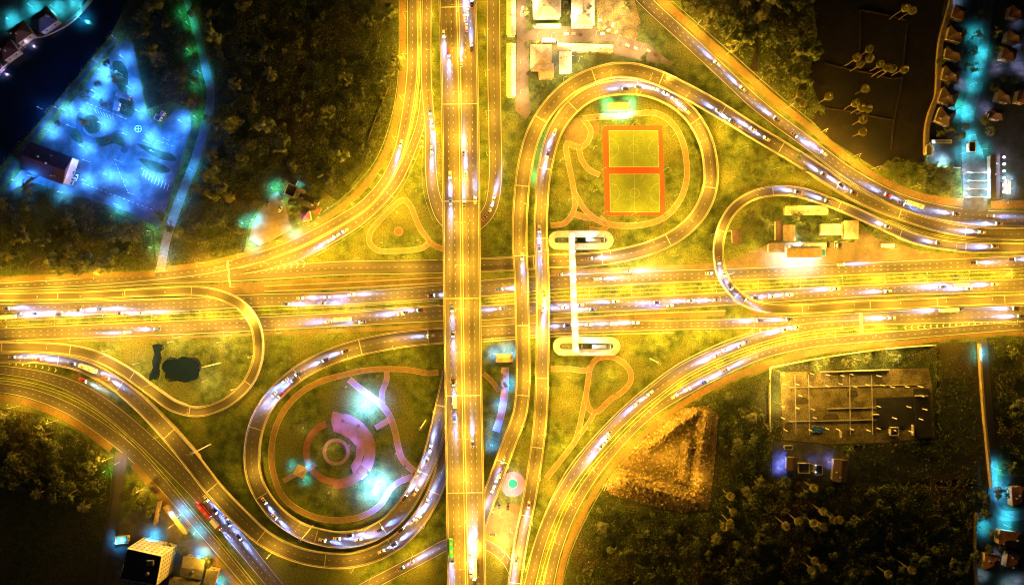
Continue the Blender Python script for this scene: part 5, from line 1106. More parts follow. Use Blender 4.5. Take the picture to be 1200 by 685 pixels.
for i, (lab, pts, w) in enumerate((('row of bushes below the slip road beside the triangular garden', [(470, 235), (455, 252), (438, 268), (420, 284), (405, 292)], 3), ('row of bushes on the verge above the northern frontage road', [(400, 298), (440, 300), (480, 300), (518, 298)], 4), ('row of bushes under the turnaround bend', [(490, 215), (494, 240), (503, 262), (516, 276)], 3), ('planted bank between teardrop garden and southeast road', [(712, 488), (690, 510), (672, 532), (656, 560), (645, 585)], 5), ('row of bushes along the curve of the round park ramp', [(352, 424), (335, 434), (322, 446)], 5), ('bushes along the inner courts ramp verge', [(700, 270), (745, 282), (775, 268), (800, 248)], 4), ('low bushes outside the outer northeast ramp', [(655, 96), (690, 78), (740, 70), (775, 80)], 5), ('narrow hedge on the verge west of the overpass', [(511, -20), (511.5, 60), (512, 130)], 2), ('narrow hedge on the verge east of the overpass', [(563, -20), (564, 60), (565, 130), (566, 200)], 4))):
    hp = line([p + (w,) for p in pts], 5, do_mark=False); hedge(lab, hp, 0, w * S, 1.2, 40 + i, 10)
# weeds on the open lawns
LAWNS = [('dry grass tufts inside the pond loop', [(150, 405), (285, 395), (290, 430), (262, 462), (225, 470), (190, 455)]), ('grass tufts on the lawn between pond loop and park', [(312, 400), (400, 390), (420, 395), (345, 425), (305, 460)]), ('grass tufts on the lawns round the courts', [(650, 160), (700, 130), (770, 125), (815, 160), (820, 220), (790, 260), (720, 275), (650, 270)]), ('grass tufts on the rough lawn inside the northeast ramps', [(845, 150), (930, 200), (970, 225), (900, 215), (850, 240), (830, 285), (770, 300), (840, 260), (855, 200)]),
    ('grass tufts in the garden below the footbridge', [(648, 400), (760, 400), (800, 400), (740, 450), (690, 500), (645, 560)]), ('grass tufts in the round park', [(330, 460), (420, 430), (512, 430), (500, 540), (450, 610), (360, 600), (320, 540)]), ('dark grass tufts between the pond loop and the outer ramp', [(200, 492), (285, 470), (290, 560), (270, 580), (235, 540)]), ('grass tufts in the triangular garden', [(440, 245), (470, 215), (500, 260), (515, 290), (430, 298)]), ('grass tufts below the outer park ramp', [(330, 660), (430, 668), (500, 620), (520, 600), (520, 625), (430, 680), (400, 690), (340, 690)])]
for i, (lab, poly) in enumerate(LAWNS): scrub(lab, poly, .5, .6, 60 + i, M_LEAFD if i % 2 else M_SCRUB, .5, 'grass', 1, -.2)
# palms
def palm_proto(kind, seed, hgt):
    rg = random.Random(seed); root = empty('palm_tree', (0, 0, -500)); t = MB(); path_ = [(.25 * math.sin(k * .5), .2 * math.sin(k * .7), hgt * k / 7) for k in range(8)]; path_[0] = (0, 0, -.1)
    t.tube(path_, [.34 - .018 * k for k in range(8)], 8); t.build('trunk', M_PBARK, root); tx, ty, tz = path_[-1]; c = MB()
    nf = 30 if kind == 'sugar' else 18
    for k in range(nf):
        a = k * 2.399 + rg.uniform(-.2, .2); el = (R(80) - R(140) * (k / nf)) if kind == 'sugar' else (R(55) - R(75) * (k / nf)); L_ = rg.uniform(2.2, 2.8) if kind == 'sugar' else rg.uniform(3.4, 4.4)
        d = Vector((math.cos(a) * math.cos(el), math.sin(a) * math.cos(el), math.sin(el))); side = Vector((-math.sin(a), math.cos(a), 0)); o = Vector((tx, ty, tz))
        if kind == 'sugar':
            up = d.cross(side); vs = [o, ]; b = o + d * L_ * .55
            N = 9; fs = []
            for j in range(N):
                q = -1.25 + 2.5 * j / (N - 1); tip = b + (d * math.cos(q) + side * math.sin(q)) * L_ * .55 + up * rg.uniform(-.12, .12); s_ = (d * -math.sin(q) + side * math.cos(q)) * .22; i0 = len(vs); vs += [b - s_, b + s_, tip + s_ * .9 + up * .08, tip - s_ * .9]; fs.append((i0, i0 + 1, i0 + 2, i0 + 3))
            i0 = len(vs); vs += [o + side * .06, o - side * .06, b - side * .05, b + side * .05]; fs.append((i0, i0 + 1, i0 + 2, i0 + 3)); c.add(vs, fs)
        else:
            N = 7; pts_ = [o + d * L_ * f + Vector((0, 0, -1.6 * f * f)) for f in np.linspace(0, 1, N)]; vs = []; fs = []
            for j in range(1, N):
                for sg in (-1, 1):
                    p0 = pts_[j - 1]; p1 = pts_[j]; w_ = .95 * math.sin(.35 + 2.5 * j / N) + .1; i0 = len(vs); vs += [p0, p0 * .45 + p1 * .55, p1 + side * sg * w_ + Vector((0, 0, -.35)), p0 * .35 + p1 * .65 + side * sg * w_ + Vector((0, 0, -.35))]; fs.append((i0, i0 + 1, i0 + 2, i0 + 3))
            c.add(vs, fs)
    c.build('crown', M_PALM if kind == 'sugar' else M_LEAFO, root); return root
PP = {'sugar': [palm_proto('sugar', 1, 17), palm_proto('sugar', 2, 14)], 'coco': [palm_proto('coco', 3, 11), palm_proto('coco', 4, 9)]}
def palms(lst, kind, where):
    for i, (x, y) in enumerate(lst):
        P = random.choice(PP[kind]); hh = {PP['sugar'][0]: 17, PP['sugar'][1]: 14, PP['coco'][0]: 11, PP['coco'][1]: 9}[P]; c = W(x, y, hh); r = put(P, (c[0], c[1], 0), random.uniform(0, 6.28)); tag(r, f'{ordw(i)} {"round crowned" if kind == "sugar" else "feathery star crowned"} palm from the north {where}', 'palm')
palms([(1060, 10), (1071, 11), (1020, 57), (1018, 69), (1005, 67), (1009, 75), (1033, 75), (1038, 80), (1045, 81), (1059, 81)], 'sugar', 'in the northern rows of the dark field')
palms([(1015, 103), (970, 114), (1002, 121), (1010, 126), (1017, 127), (1012, 140), (1012, 154), (938, 110), (941, 121)], 'sugar', 'in the southern part of the dark field')
palms([(857, 582), (859, 600), (850, 617), (855, 612), (955, 572), (920, 615), (936, 611), (966, 600), (954, 613), (966, 617), (978, 609), (984, 609), (956, 658), (952, 668), (965, 666), (1041, 673), (1069, 668)], 'sugar', 'in the southeast wood')
palms([(838, 15), (893, 18), (900, 8), (888, 20), (875, 2)], 'coco', 'in the wood beside the northeast highway')
palms([(882, 490), (866, 520), (876, 577), (840, 632), (706, 618)], 'coco', 'in the western part of the southeast wood')
palms([(273, 140), (268, 231), (96, 595), (40, 580), (60, 585), (5, 299), (12, 275)], 'coco', 'on the dark western edges')

# ------------------------------------------------------------------ coloured lamps of yards, parks and houses
def yard_lamps(lst, where, color, power, lens, hgt=5.5, name='yard_lamp', cat='yard lamp', desc='yard lamp', angle=None):
    angle = angle if angle is not None else (0 if lens is M_LENS else 146)
    for i, p in enumerate(sorted(lst, key=lambda p: p[1])):
        x, y, _ = W(p[0], p[1]); lamp(name, f'{ordw(i)} {desc} from the north {where}', (x - 1.1, y, 0), 0, hgt, .8, False, lens, color, power * (p[2] if len(p) > 2 else 1), None, cat, angle)
yard_lamps([(147, 68), (155, 104), (165, 131), (122, 84), (121, 90, .7), (114, 108), (80, 130), (101, 130), (60, 153), (122, 145), (150, 158), (177, 160), (182, 178), (172, 199), (128, 205), (103, 212), (150, 211), (215, 143), (22, 212), (75, 226), (84, 205), (182, 208), (140, 240), (100, 172)], 'in the driving course', (.05, .28, 1.0), 24000, M_LENSW, angle=150)
yard_lamps([(146, 88), (120, 118), (150, 140), (178, 168), (145, 190), (108, 190), (160, 228), (200, 165), (45, 208), (90, 150)], 'on tall posts over the driving course', (.010, .20, 1.0), 17000, M_LENSW, 9, desc='added blue white lamp', angle=0)  # added to spread base light between the pools
yard_lamps([(52, 128, .5), (72, 128, .5), (116, 73, .4), (138, 46, .4)], 'on the fence of the canal towpath', (.08, .35, 1.0), 5000, M_LENSW, 6)
yard_lamps([(136, 254), (178, 271), (180, 290, .8)], 'at the southern edge of the driving course', (.05, .9, .5), 2600, M_LENSG, 5, desc='greenish lamp')
yard_lamps([(215, 16), (223, 29, .5), (224, 60), (230, 99), (232, 138, .7)], 'on the western side of the lit footpath', (.03, .9, .4), 2200, M_LENSG, 5, desc='greenish lamp')
yard_lamps([(237, 86, .8), (228, 200), (214, 235), (204, 262), (195, 300)], 'along the eastern side of the lit footpath', (.01, .42, .85), 11000, M_LENSW, 6, desc='bluish lamp')
yard_lamps([(97, 22), (88, 3, 3.5), (66, 10, 1.3), (62, 26), (30, 48, .8), (15, 62, .8), (40, 8, 1.0), (15, 24, .6)], 'on the far canal bank', (.03, .6, .75), 4200, M_LENSW, 5, desc='cyan lamp')
yard_lamps([(35, 52, .6), (50, 33, .8), (12, 73, .8), (3, 85, .8)], 'beside the canal houses', (.7, .5, 1.0), 1800, M_LENSW, 4, desc='pale violet lamp')
yard_lamps([(1150, 62, .6), (1143, 82), (1138, 100, .6), (1124, 125, .7), (1133, 133, .5), (1141, 40, .45), (1136, 160, 1.6), (1128, 180, 1.4), (1150, 176, 1.4), (1122, 128, .3)], 'along the estate entrance street', (.01, .5, .75), 5200, M_LENSW, 5, desc='cyan lamp')
yard_lamps([(1190, 25), (1188, 52), (1191, 73, 1.3), (1153, 127), (1160, 140), (1120, 2, 1.5), (1168, 77, .6), (1126, 99, .5), (1104, 93, .4), (1112, 126, .5), (1199, 83, .6)], 'among the estate houses', (.1, .45, 1.0), 1500, M_LENSW, 4, desc='small house lamp')
yard_lamps([(1104, 190, 2.2), (1089, 177), (1090, 168, .7), (1180, 211), (1181, 222), (1158, 211), (1157, 231), (1131, 231), (1131, 204)], 'around the estate gate', (.4, .75, 1.0), 13000, M_LENSW, 4, desc='white gate lamp')
yard_lamps([(1167, 563, 1.8), (1172, 577, 1.3), (1186, 580, .8), (1166, 548, .7), (1180, 602), (1152, 617, .5), (1178, 614, .5)], 'beside the southeast houses', (.05, .28, 1.0), 8000, M_LENSW, 5, desc='blue lamp')
yard_lamps([(1151, 651), (1155, 652), (1164, 652), (1178, 655), (1150, 673), (1180, 684, 2.0), (1192, 681)], 'at the southeast corner houses', (.2, .85, .8), 1300, M_LENSW, 4, desc='small greenish house lamp')
yard_lamps([(913, 547, 1.3), (918, 538), (953, 543, 1.2), (953, 551, .8), (973, 540, .5)], 'in the yard of the southeastern shacks', (.01, .13, 1.0), 6000, M_LENSW, 4, desc='blue lamp')
yard_lamps([(1147, 414)], 'at the head of the dark eastern lane', (.1, .2, 1.0), 2400, M_LENSW, 5, desc='bluish lamp')
yard_lamps([(140, 633, 1.0), (146, 630, .6), (180, 628, .7), (205, 600, 1.4), (196, 655, 1.5), (206, 646, 1.2), (238, 648, 1.4), (257, 684, 1.6), (216, 600, 1.2), (232, 622, .8)], 'around the apartment block', (.02, .05, 1.0), 9000, M_LENSW, 5, desc='blue lamp')
yard_lamps([(126, 551)], 'in the wood beside the side lane', (.0, 1.0, .05), 1800, M_LENSG, 4, desc='bright green lamp')
yard_lamps([(142, 541)], 'at the mouth of the side lane', (.04, .55, .75), 1700, M_LENSW, 6, desc='cyan lamp')
yard_lamps([(287, 262, 1.0), (297, 286, .9), (345, 271, 1.1), (299, 258, .5), (322, 221, .5)], 'round the roadside car park', (.55, .9, .95), 3000, M_LENSW, 5, desc='white lamp')
yard_lamps([(333, 211, 1.2), (352, 214), (336, 228, .8), (350, 217)], 'among the restaurant halls', (.1, .45, 1.0), 1300, M_LENSW, 3.6, desc='blue lamp')
yard_lamps([(333, 236), (342, 242), (352, 262), (364, 265), (375, 255), (386, 244)], 'in the restaurant garden', (.5, 1.0, .3), 700, M_LENSG, 3, desc='small greenish lamp')
yard_lamps([(354, 230), (368, 240), (374, 250)], 'under the restaurant shelters', (1.0, .55, .15), 900, M_LENS, 3.4, desc='amber lamp')
yard_lamps([(428, 474, 1.6), (441, 570, 1.6)], 'on the round park lawn', (.12, .30, 1.0), 130000, M_LENSW, 9, 'park_lamp', 'park lamp', 'tall white park lamp', 148)
yard_lamps([(408, 452, .5), (453, 470, .8), (466, 530, .8), (474, 556, .7), (412, 520, .9), (424, 550, .6), (396, 500, .8), (448, 586, .4)], 'beside the mauve paths of the round park', (.30, .16, 1.0), 2600, M_LENSW, 5, 'park_lamp', 'park lamp', 'violet park lamp')
yard_lamps([(388, 575, .5), (358, 500, .35), (385, 525, .4)], 'on the western lawn of the round park', (1.0, .5, .16), 5200, M_LENS, 5, 'park_lamp', 'park lamp', 'added warm lamp')  # low warm lamps added to tint the park lawn
yard_lamps([(343, 545), (358, 561), (361, 545, .6)], 'beside the round park pavilion', (.02, .4, .9), 5000, M_LENSG, 3.2, 'park_lamp', 'park lamp', 'teal park lamp')
yard_lamps([(580, 414, 1.1), (601, 412, 1.1), (591, 410, .8), (597, 450, 1.0), (580, 500, .8), (586, 475, .7), (577, 520, .5)], 'beside the cyan lit shelter path', (.015, .2, 1.0), 17000, M_LENSW, 4, 'park_lamp', 'park lamp', 'cyan park lamp')
yard_lamps([(601, 556, 1.0), (594, 577, .8), (606, 577, .8)], 'on the round mauve plaza', (.7, .6, 1.0), 2600, M_LENSW, 5, 'park_lamp', 'park lamp', 'pale park lamp')
yard_lamps([(711, 119), (738, 119), (711, 131), (738, 131), (725, 134, 1.5)], 'round the white pavilion of the courts', (.06, 1.0, .6), 11000, M_LENSG, 3.5, 'park_lamp', 'park lamp', 'green park lamp')
yard_lamps([(652, 66, 1.2), (671, 68, .7), (653, 80, .6)], 'beside the white annex', (.1, .35, 1.0), 2600, M_LENSW, 4, desc='blue lamp')
yard_lamps([(914, 290), (921, 293, .8)], 'beside the kiosk of the filling station', (.1, .7, 1.0), 3200, M_LENSW, 4, desc='cyan lamp')
SOD2 = (1.0, .50, .035)
yard_lamps([(612, 20), (612, 75), (612, 110), (662, 42, .8), (700, 42, .8), (648, 45), (727, 15, .8), (725, 48), (752, 58), (680, 72), (662, 95, .6), (703, 20, .6), (632, 44), (623, 8, .7), (670, 22, .6)], 'in the white roofed compound', (1.0, .62, .27), 15000, M_LENS, 9, 'yard_lamp', 'yard lamp', 'sodium yard lamp')
yard_lamps([(697, 175), (697, 225), (790, 160), (792, 230), (742, 140), (683, 150), (668, 235), (658, 190), (742, 262), (815, 150), (765, 140), (720, 142)], 'round the sports courts', SOD2, 9000, M_LENS, 10, 'park_lamp', 'park lamp', 'added sodium lamp')  # lamp posts added to brighten the lawns round the courts
yard_lamps([(742, 148, 1.2), (707, 200), (779, 200), (742, 252, .8), (707, 152, .8), (777, 152, .8), (709, 250, .8), (780, 250, .8)], 'on the edges of the sports courts', SOD2, 6500, M_LENS, 11, 'park_lamp', 'park lamp', 'tall sodium court lamp')
yard_lamps([(468, 250, .7), (450, 285, .7), (492, 282, .7), (490, 225, .5)], 'in the triangular garden', SOD2, 11000, M_LENS, 8, 'park_lamp', 'park lamp', 'added sodium lamp')  # added to light the garden lawn
yard_lamps([(667, 440), (715, 440), (690, 500, .9), (735, 412), (665, 470), (660, 520), (770, 402), (654, 410, .8), (650, 580, .7), (812, 396, .9)], 'in the garden below the footbridge', SOD2, 13000, M_LENS, 9, 'park_lamp', 'park lamp', 'added sodium lamp')  # posts added so the lawn turns yellow
yard_lamps([(870, 175, .9), (905, 200, .9), (855, 210), (940, 215, .6), (835, 275), (790, 300, .8), (845, 150, .7), (780, 95, .7)], 'on the rough lawn inside the northeast ramps', SOD2, 14000, M_LENS, 10, desc='sodium lamp')  # added for yellow light across the rough lawn
yard_lamps([(930, 259), (960, 280), (985, 284), (1015, 288), (900, 265, .7), (1045, 292), (880, 295), (975, 258, .7), (945, 238, .7), (1080, 296, .7)], 'among the eastern shops', (1.0, .56, .08), 7500, M_LENS, 8, desc='sodium lamp')
yard_lamps([(588, 600), (600, 618), (590, 640, 1.2), (576, 622), (601, 650)], 'in the small car park by the overpass', SOD2, 13000, M_LENS, 9, desc='sodium lamp')
yard_lamps([(714, 558, 1.2), (744, 520, 1.2), (772, 490), (782, 535, .5), (815, 560, .4)], 'round the earth heap', (1.0, .52, .03), 11000, M_LENS, 10, desc='sodium lamp')  # added to side-light the ridges and fill the heap's shadow
yard_lamps([(912, 434, 1.5), (955, 427, 1.4), (1000, 420, 1.2), (908, 470, .9), (1040, 414, .9)], 'on the northern edge of the construction plot', (1.0, .58, .03), 21000, M_LENS, 9, desc='site lamp')  # added; stand in for highway light falling on the plot from the northwest
yard_lamps([(130, 410, .6), (165, 425, .4), (262, 400, .8), (245, 445, .5), (205, 400, .5)], 'on the lawn inside the pond loop', SOD2, 4500, M_LENS, 9, desc='sodium lamp')  # added to give the loop lawn its dim yellow light
yard_lamps([(628, 178), (625, 205), (634, 160)], 'in the gap between the two courts ramps', (.0, .75, .6), 9000, M_LENSG, 5, desc='teal lamp')
yard_lamps([(908, 301), (922, 310), (945, 311), (932, 284, .7)], 'on the forecourt of the filling station', (.85, .85, .8), 11000, M_LENSW, 7, desc='white floodlight')
yard_lamps([(728, 318, 2.2), (758, 316, 1.8)], 'on the apron below the courts ramp', (1.0, .72, .3), 13000, M_LENS, 10, desc='bright white floodlight')

# ------------------------------------------------------------------ vehicles
PAINT = {n: mat('paint_' + n, c, rough=.35) for n, c in {'white': (.7, .7, .7), 'silver': (.4, .41, .43), 'black': (.015, .015, .018), 'grey': (.12, .12, .13), 'red': (.4, .02, .02), 'blue': (.03, .08, .3), 'green': (.03, .3, .12), 'yellow': (.6, .42, .03)}.items()}
def loft(mb, st):
    """st: stations (x, half width bottom, half width top, z bottom, z top)"""
    vs = []
    for x, wb, wt, zb, zt in st:
        zm = zb + (zt - zb) * .62; vs += [(x, -wb * .94, zb), (x, -wb, zm), (x, -wt, zt), (x, wt, zt), (x, wb, zm), (x, wb * .94, zb)]
    n = len(st); fs = [(i * 6 + j, i * 6 + (j + 1) % 6, i * 6 + 6 + (j + 1) % 6, i * 6 + 6 + j) for i in range(n - 1) for j in range(6)]
    mb.add(vs, fs + [tuple(range(5, -1, -1)), tuple((n - 1) * 6 + j for j in range(6))])
DIM = {'car': (4.5, .88), 'pickup': (5.2, .92), 'van': (4.9, .92), 'bus': (11.5, 1.25), 'truck': (8.5, 1.2)}
def vehicle_proto(kind, col):
    L_, hw = DIM[kind]; h = L_ / 2; r = empty({'car': 'car', 'pickup': 'pickup_truck', 'van': 'van', 'bus': 'bus', 'truck': 'lorry'}[kind], (0, 0, -500)); b = MB(); P = PAINT[col]
    if kind in ('car', 'pickup', 'van'):
        hood = 1.0 if kind == 'van' else .82
        loft(b, [(-h, hw * .86, hw * .78, .42, .78), (-h + .25, hw * .98, hw * .88, .3, .95), (-h + 1.1, hw, hw * .9, .25, .98), (h - 1.5, hw, hw * .9, .25, .96), (h - .6, hw * .98, hw * .84, .27, hood), (h - .12, hw * .9, hw * .74, .34, hood - .16), (h, hw * .76, hw * .62, .42, hood - .3)])
        bo = b.build('body', P, r, True)
        x0, x1 = {'car': (-h + .55, h - 1.35), 'pickup': (-.9, h - 1.5), 'van': (-h + .1, h - .85)}[kind]; zt = {'car': 1.42, 'pickup': 1.66, 'van': 1.85}[kind]
        c = MB(); loft(c, [(x0, hw * .86, hw * .8, .93, .97), (x0 + .5, hw * .86, hw * .68, .93, zt - .04), (x1 - .85, hw * .86, hw * .68, .93, zt - .02), (x1, hw * .86, hw * .8, .93, .98)]); c.build('window', M_GLASS, r)
        rf = MB(); loft(rf, [(x0 + .5, hw * .69, hw * .62, zt - .06, zt + .02), (x1 - .9, hw * .69, hw * .62, zt - .05, zt + .03)]); rf.build('roof', P, r)
        if kind == 'pickup': MB().box((-1.75, 0, .99), (1.5, hw * 1.5, .06)).build('cargo_bed', M_BLACK, r)
    elif kind == 'bus':
        loft(b, [(-h, 1.15, 1.05, .35, 3.0), (-h + .2, 1.25, 1.12, .3, 3.15), (h - .3, 1.25, 1.12, .3, 3.15), (h, 1.15, 1.0, .4, 2.9)]); bo = b.build('body', P, r)
        for sg in (-1, 1): MB().box((0, sg * 1.23, 1.9), (L_ - 1.2, .06, .9)).build('side_window', M_GLASS, r)
        MB().box((h - .02, 0, 1.9), (.1, 2.0, 1.1)).build('windscreen', M_GLASS, r)
        for x in (-3, 2): MB().box((x, 0, 3.22), (1.8, 1.3, .2)).build('roof_unit', M_STEEL, r)
    else:
        loft(b, [(h - 2.0, 1.15, 1.05, .5, 2.3), (h - .4, 1.15, 1.0, .45, 2.3), (h, 1.1, .95, .5, 1.5)]); bo = b.build('cab', P, r)
        MB().box((-1.1, 0, 1.9), (L_ - 2.3, 2.4, 2.5)).build('cargo_box', PAINT['white'], r); MB().box((-.4, 0, .62), (L_ - 1.2, 1.0, .25)).build('chassis', M_BLACK, r)
        MB().box((h - .12, 0, 1.85), (.1, 1.9, .6)).build('windscreen', M_GLASS, r)
    wr = .34 if kind in DIM and L_ < 6 else .48
    for x in (-h + .95, h - .95) if L_ < 6 else (-h + 2, h - 1.6):
        for sg in (-1, 1):
            w_ = MB().tube([(x, sg * (hw - .22), wr), (x, sg * (hw + .01), wr)], wr, 12).build('wheel', M_TYRE, r); MB().tube([(x, sg * (hw - .05), wr), (x, sg * (hw + .03), wr)], wr * .55, 10).build('rim', M_STEEL, w_)
    zl = .64 if L_ < 6 else .8
    for sg in (-1, 1):
        MB().box((h - .08, sg * hw * .64, zl), (.26, .42, .17), taper=.8).build('headlight', M_HEAD, r); MB().box((-h + .03, sg * hw * .68, zl + .12), (.12, .36, .2)).build('tail_light', M_TAIL, r)
    r['hl'] = 1; return r
VP = {}; VN = {'car': 'saloon car', 'pickup': 'pickup truck', 'van': 'van', 'bus': 'coach', 'truck': 'box lorry'}
HB = {}
def beams(r, kind, power=1.0, red=False):
    L_, hw = DIM[kind]; zl = .72 if L_ < 6 else .9
    for sg in (-1, 1):
        o = light((L_ / 2 + .1, sg * hw * .64, zl), (.22, .45, 1.0), 340000 * power, r, 'SPOT', 11, .05, (0, -R(90 - 5.2), 0), .7); o.name = 'headlight_beam'
    o = light((L_ / 2 + .1, 0, zl + .3), (.16, .22, 1.0), 48000 * power, r, 'SPOT', 46, .15, (0, -R(90 - 9), 0), 1.0); o.name = 'headlight_glow'
    if red:
        o = light((-L_ / 2 - .2, 0, .9), (1, .02, .06), 1500, r, 'SPOT', 120, .1, (0, R(78), 0), .6); o.name = 'tail_glow'
CARS = []
def car(key, px, py, dirn, kind='car', col=None, power=1.0, red=False, lit=True):
    pl = ROADS[key]; d = [(a[0] - px) ** 2 + (a[1] - py) ** 2 for a in pl.px]; i = int(np.argmin(d)); hgt = pl.px[i][3]; x, y, _ = W(px, py, hgt); t = pl.t[i] * dirn
    col = col or random.choice(['white', 'silver', 'grey', 'black', 'silver', 'grey', 'black', 'blue'])
    if (kind, col) in VP: r = copy_tree(VP[kind, col])
    else: VP[kind, col] = r = vehicle_proto(kind, col)
    r.location = (x, y, hgt + pl.dz + .005); r.rotation_euler = (0, 0, math.atan2(t[1], t[0]))
    CARS.append((key, pl.s[i] * dirn, r, kind, col))
    if lit: LATER.append((r, kind, power, red))
LATER = []
random.seed(11)
def cars(key, dirn, lst, **kw):
    for p in lst: car(key, p[0], p[1], dirn, *p[2:], **kw)
cars('C1', 1, [(8, 361), (22, 367.5), (42, 367), (12, 371, 'truck', 'white'), (70, 368), (92, 363), (118, 362), (140, 367), (165, 366.5), (335, 356), (352, 349), (378, 355), (383, 348), (412, 345), (505, 346), (585, 339), (655, 322), (700, 327), (735, 318), (830, 320), (985, 310), (1140, 308), (1185, 304)])
cars('C2', -1, [(150, 389), (185, 385), (385, 377), (402, 374, 'bus', 'white'), (425, 377), (475, 366), (493, 363), (470, 368), (590, 361), (662, 360), (680, 357), (695, 362), (722, 353), (770, 354), (785, 358), (810, 352), (840, 351), (885, 349), (905, 347), (925, 345), (980, 338), (1040, 341), (1105, 336), (1125, 334, 'truck', 'white'), (1135, 338), (1165, 333)])
cars('C3', -1, [(665, 381), (690, 380), (745, 378), (720, 379.5), (890, 375.5), (925, 374), (1045, 372), (1110, 363, 'bus', 'white'), (1125, 362), (1196, 370), (1190, 361)])
cars('BR', -1, [(553, 6), (545, 22), (547, 33, 'van', 'silver'), (552.5, 58), (540.5, 75), (543, 180), (548, 15), (546, 205), (544, 240), (557, 235), (554, 520), (557, 640), (557, 665, 'bus', 'white'), (551, 650), (556, 682), (552, 672)])
cars('BR', 1, [(520, 40), (526, 62, 'car', 'red'), (527.5, 205), (528, 235), (530, 360), (531, 390), (531.5, 447), (533, 470, 'truck', 'white'), (533, 490), (529, 640, 'bus', 'green'), (530, 655)], red=False)
cars('K2', -1, [(632, 268), (632, 290), (638, 345), (636.5, 360), (620, 590, 'car', 'red'), (605, 655), (748, 102), (733, 104), (768, 105), (790, 117), (780, 110), (650, 155), (642, 180)])
cars('K1', 1, [(842, 131), (858, 143), (882, 152), (898, 163), (965, 205), (985, 217), (590, 538), (583, 560), (578, 572), (586, 555), (612, 300), (1000, 226), (1150, 272)])
cars('N1', -1, [(840, 75), (870, 105), (910, 140), (1040, 229, 'car', 'red'), (1070, 240, 'bus', 'white'), (1120, 251), (965, 180), (1170, 262)])
cars('N1', 1, [(930, 158), (1055, 238), (1160, 253)])
cars('M', 1, [(1040, 266), (970, 236), (1100, 285), (1165, 289), (842, 305), (848, 320), (855, 335), (935, 225), (870, 349)])
cars('I', 1, [(505, 393), (405, 411), (382, 421), (350, 437), (335, 445), (345, 444), (322, 461), (310, 586), (322, 604), (395, 630), (420, 631), (410, 627), (445, 620), (378, 632), (474, 583), (490, 555), (504, 525), (500, 540), (487, 576)])
cars('I', 1, [(330, 462, 'car', 'red')], red=True)
cars('O', 1, [(15, 418), (30, 418), (45, 420, 'car', 'red'), (85, 425), (105, 431, 'bus', 'white'), (125, 442, 'car', 'red'), (500, 588), (490, 607), (470, 620), (462, 637), (447, 645), (483, 610)])
cars('W2', 1, [(242, 583), (252, 597), (268, 612), (280, 628), (265, 605)])
cars('W2', 1, [(240, 597, 'bus', 'red'), (254, 613, 'truck', 'red'), (98, 445, 'car', 'red')], red=True)
cars('S1', -1, [(762, 460), (748, 471), (712, 513), (705, 522), (715, 505), (850, 409), (868, 404), (840, 416), (875, 400), (920, 386), (935, 383)])
cars('S2', 1, [(805, 456), (790, 464), (825, 447), (850, 433)])
cars('A', 1, [(470, 168)]); cars('BL', 1, [(405, 270), (388, 281), (395, 276)])
cars('B', 1, [(504, 130), (507, 145), (578, 235), (572, 250), (568, 255), (575, 244), (506, 175)])
cars('E', 1, [(470, 665), (482, 658)])
cars('K2', -1, [(805, 131), (690, 303)])
grp = {}
for c_ in CARS: grp.setdefault(c_[0], []).append(c_)
WHERE = {'C1': 'on the northern main carriageway', 'C2': 'on the southern main carriageway', 'C3': 'on the southern frontage carriageway', 'BR': 'on the overpass', 'K1': 'on the outer northeast ramp', 'K2': 'on the inner courts ramp', 'N1': 'on the northeast highway', 'M': 'on the eastern loop ramp', 'I': 'on the inner park ramp', 'O': 'on the outer park ramp', 'W2': 'on the southwest main road', 'S1': 'on the inner southeast road', 'S2': 'on the outer southeast road', 'A': 'on the northwest frontage road', 'BL': 'on the northwest slip road', 'B': 'on the turnaround road', 'E': 'on the southern service road'}
for k, lst in grp.items():
    horiz = k in ('C1', 'C2', 'C3', 'K1', 'N1', 'M', 'O', 'I', 'W2', 'S1', 'S2', 'E'); lst.sort(key=lambda c: c[2].location[0] if horiz else -c[2].location[1]); cnt = {}
    for (_, _, r, kind, col) in lst:
        cnt[kind, col] = cnt.get((kind, col), 0) + 1; n_ = cnt[kind, col]
        tag(r, f'{ordw(n_ - 1)} {col} {VN[kind]} with lit headlights from the {"west" if horiz else "north"} {WHERE[k]}', 'car' if kind == 'car' else VN[kind], 'vehicles ' + WHERE[k])
for a in LATER: beams(*a)
# parked cars
def parked(lst, where):
    for i, (px, py, rz, kind, col) in enumerate(sorted(lst, key=lambda a: a[1])):
        if (kind, col) in VP: r = copy_tree(VP[kind, col])
        else: VP[kind, col] = r = vehicle_proto(kind, col)
        for ch in list(r.children):
            if ch.type == 'LIGHT': bpy.data.objects.remove(ch)
        for ch in r.children:
            if ch.name.startswith(('headlight', 'tail_light')): ch.data = ch.data.copy(); ch.data.materials[0] = M_GLASS
        x, y, _ = W(px, py); r.location = (x, y, .03); r.rotation_euler = (0, 0, R(rz)); tag(r, f'{col} {VN[kind]} parked {ordw(i)} from the north {where}', 'car' if kind == 'car' else VN[kind], 'parked cars ' + where)
parked([(83, 198, 70, 'car', 'white'), (87, 202, 70, 'car', 'silver'), (90, 208, 70, 'car', 'white'), (86, 212, 70, 'pickup', 'white')], 'beside the driving course clubhouse')
parked([(585, 592, 90, 'car', 'blue'), (595, 593, 90, 'car', 'black'), (578, 597, 90, 'car', 'white'), (578, 625, 0, 'pickup', 'grey')], 'in the small car park by the overpass')
parked([(329, 245, 60, 'car', 'white'), (314, 238, 75, 'car', 'grey')], 'in the roadside restaurant car park')
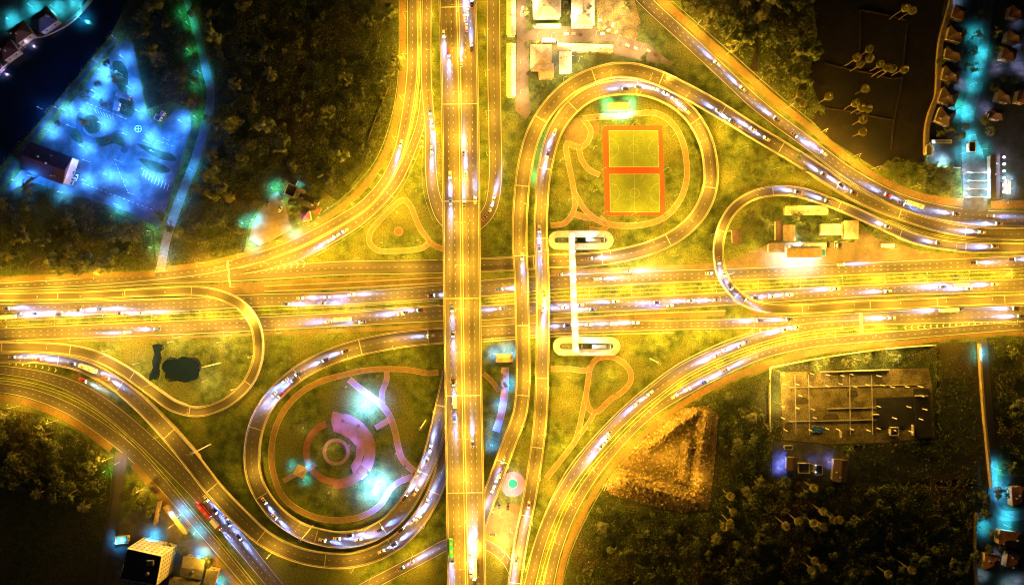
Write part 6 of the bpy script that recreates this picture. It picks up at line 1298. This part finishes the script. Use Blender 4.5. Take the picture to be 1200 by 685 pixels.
parked([(970, 286, 90, 'car', 'black'), (979, 287, 90, 'van', 'white'), (984, 287, 90, 'pickup', 'black'), (1039, 288, 0, 'truck', 'white')], 'beside the eastern shops')
parked([(643, 49, 0, 'truck', 'white'), (650, 50, 0, 'van', 'white'), (613, 12, 90, 'pickup', 'white'), (632, 50, 0, 'car', 'yellow')], 'in the white roofed compound')
# drop prototypes that no thing ended up using
for o in [o for o in COL.objects if o.parent is None and o.location.z < -400]:
    for c in list(o.children_recursive): bpy.data.objects.remove(c)
    bpy.data.objects.remove(o)  # unused
cam = bpy.data.objects.new('camera', bpy.data.cameras.new('camera')); COL.objects.link(cam)
cam.location = (0, 0, H); cam.data.sensor_fit = 'HORIZONTAL'; cam.data.angle = 2 * math.atan(600 * S / H); cam.data.clip_start = 1; cam.data.clip_end = 3000; SC.camera = cam
w = bpy.data.worlds.new('World'); SC.world = w; w.use_nodes = True; nt = w.node_tree
sky = nt.nodes.new('ShaderNodeTexSky'); sky.sky_type = 'NISHITA'; sky.sun_disc = False; sky.sun_elevation = R(48); sky.sun_rotation = R(220)
bg = nt.nodes['Background']; bg.inputs[1].default_value = .0035; nt.links.new(sky.outputs[0], bg.inputs[0])
sl = bpy.data.lights.new('moon', 'SUN'); sl.energy = .022; sl.angle = R(.6); sl.color = (1, .8, .5); so = bpy.data.objects.new('moon', sl); COL.objects.link(so)
el, az = R(48), R(220); dv = Vector((math.sin(az) * math.cos(el), math.cos(az) * math.cos(el), math.sin(el))); so.rotation_euler = dv.to_track_quat('Z', 'Y').to_euler()
SC.view_settings.view_transform = 'Standard'; SC.view_settings.look = 'None'; SC.view_settings.exposure = 0; SC.view_settings.gamma = 1; SC.view_settings.use_curve_mapping = False
cy = SC.cycles; cy.use_denoising = True; cy.filter_width = 1.1; cy.max_bounces = 2; cy.diffuse_bounces = 1; cy.glossy_bounces = 1; cy.transparent_max_bounces = 4; cy.sample_clamp_indirect = 6; cy.use_light_tree = True; cy.caustics_reflective = False; cy.caustics_refractive = False
try: cy.denoiser = 'OPENIMAGEDENOISE'; cy.denoising_input_passes = 'RGB_ALBEDO_NORMAL'
except Exception: pass
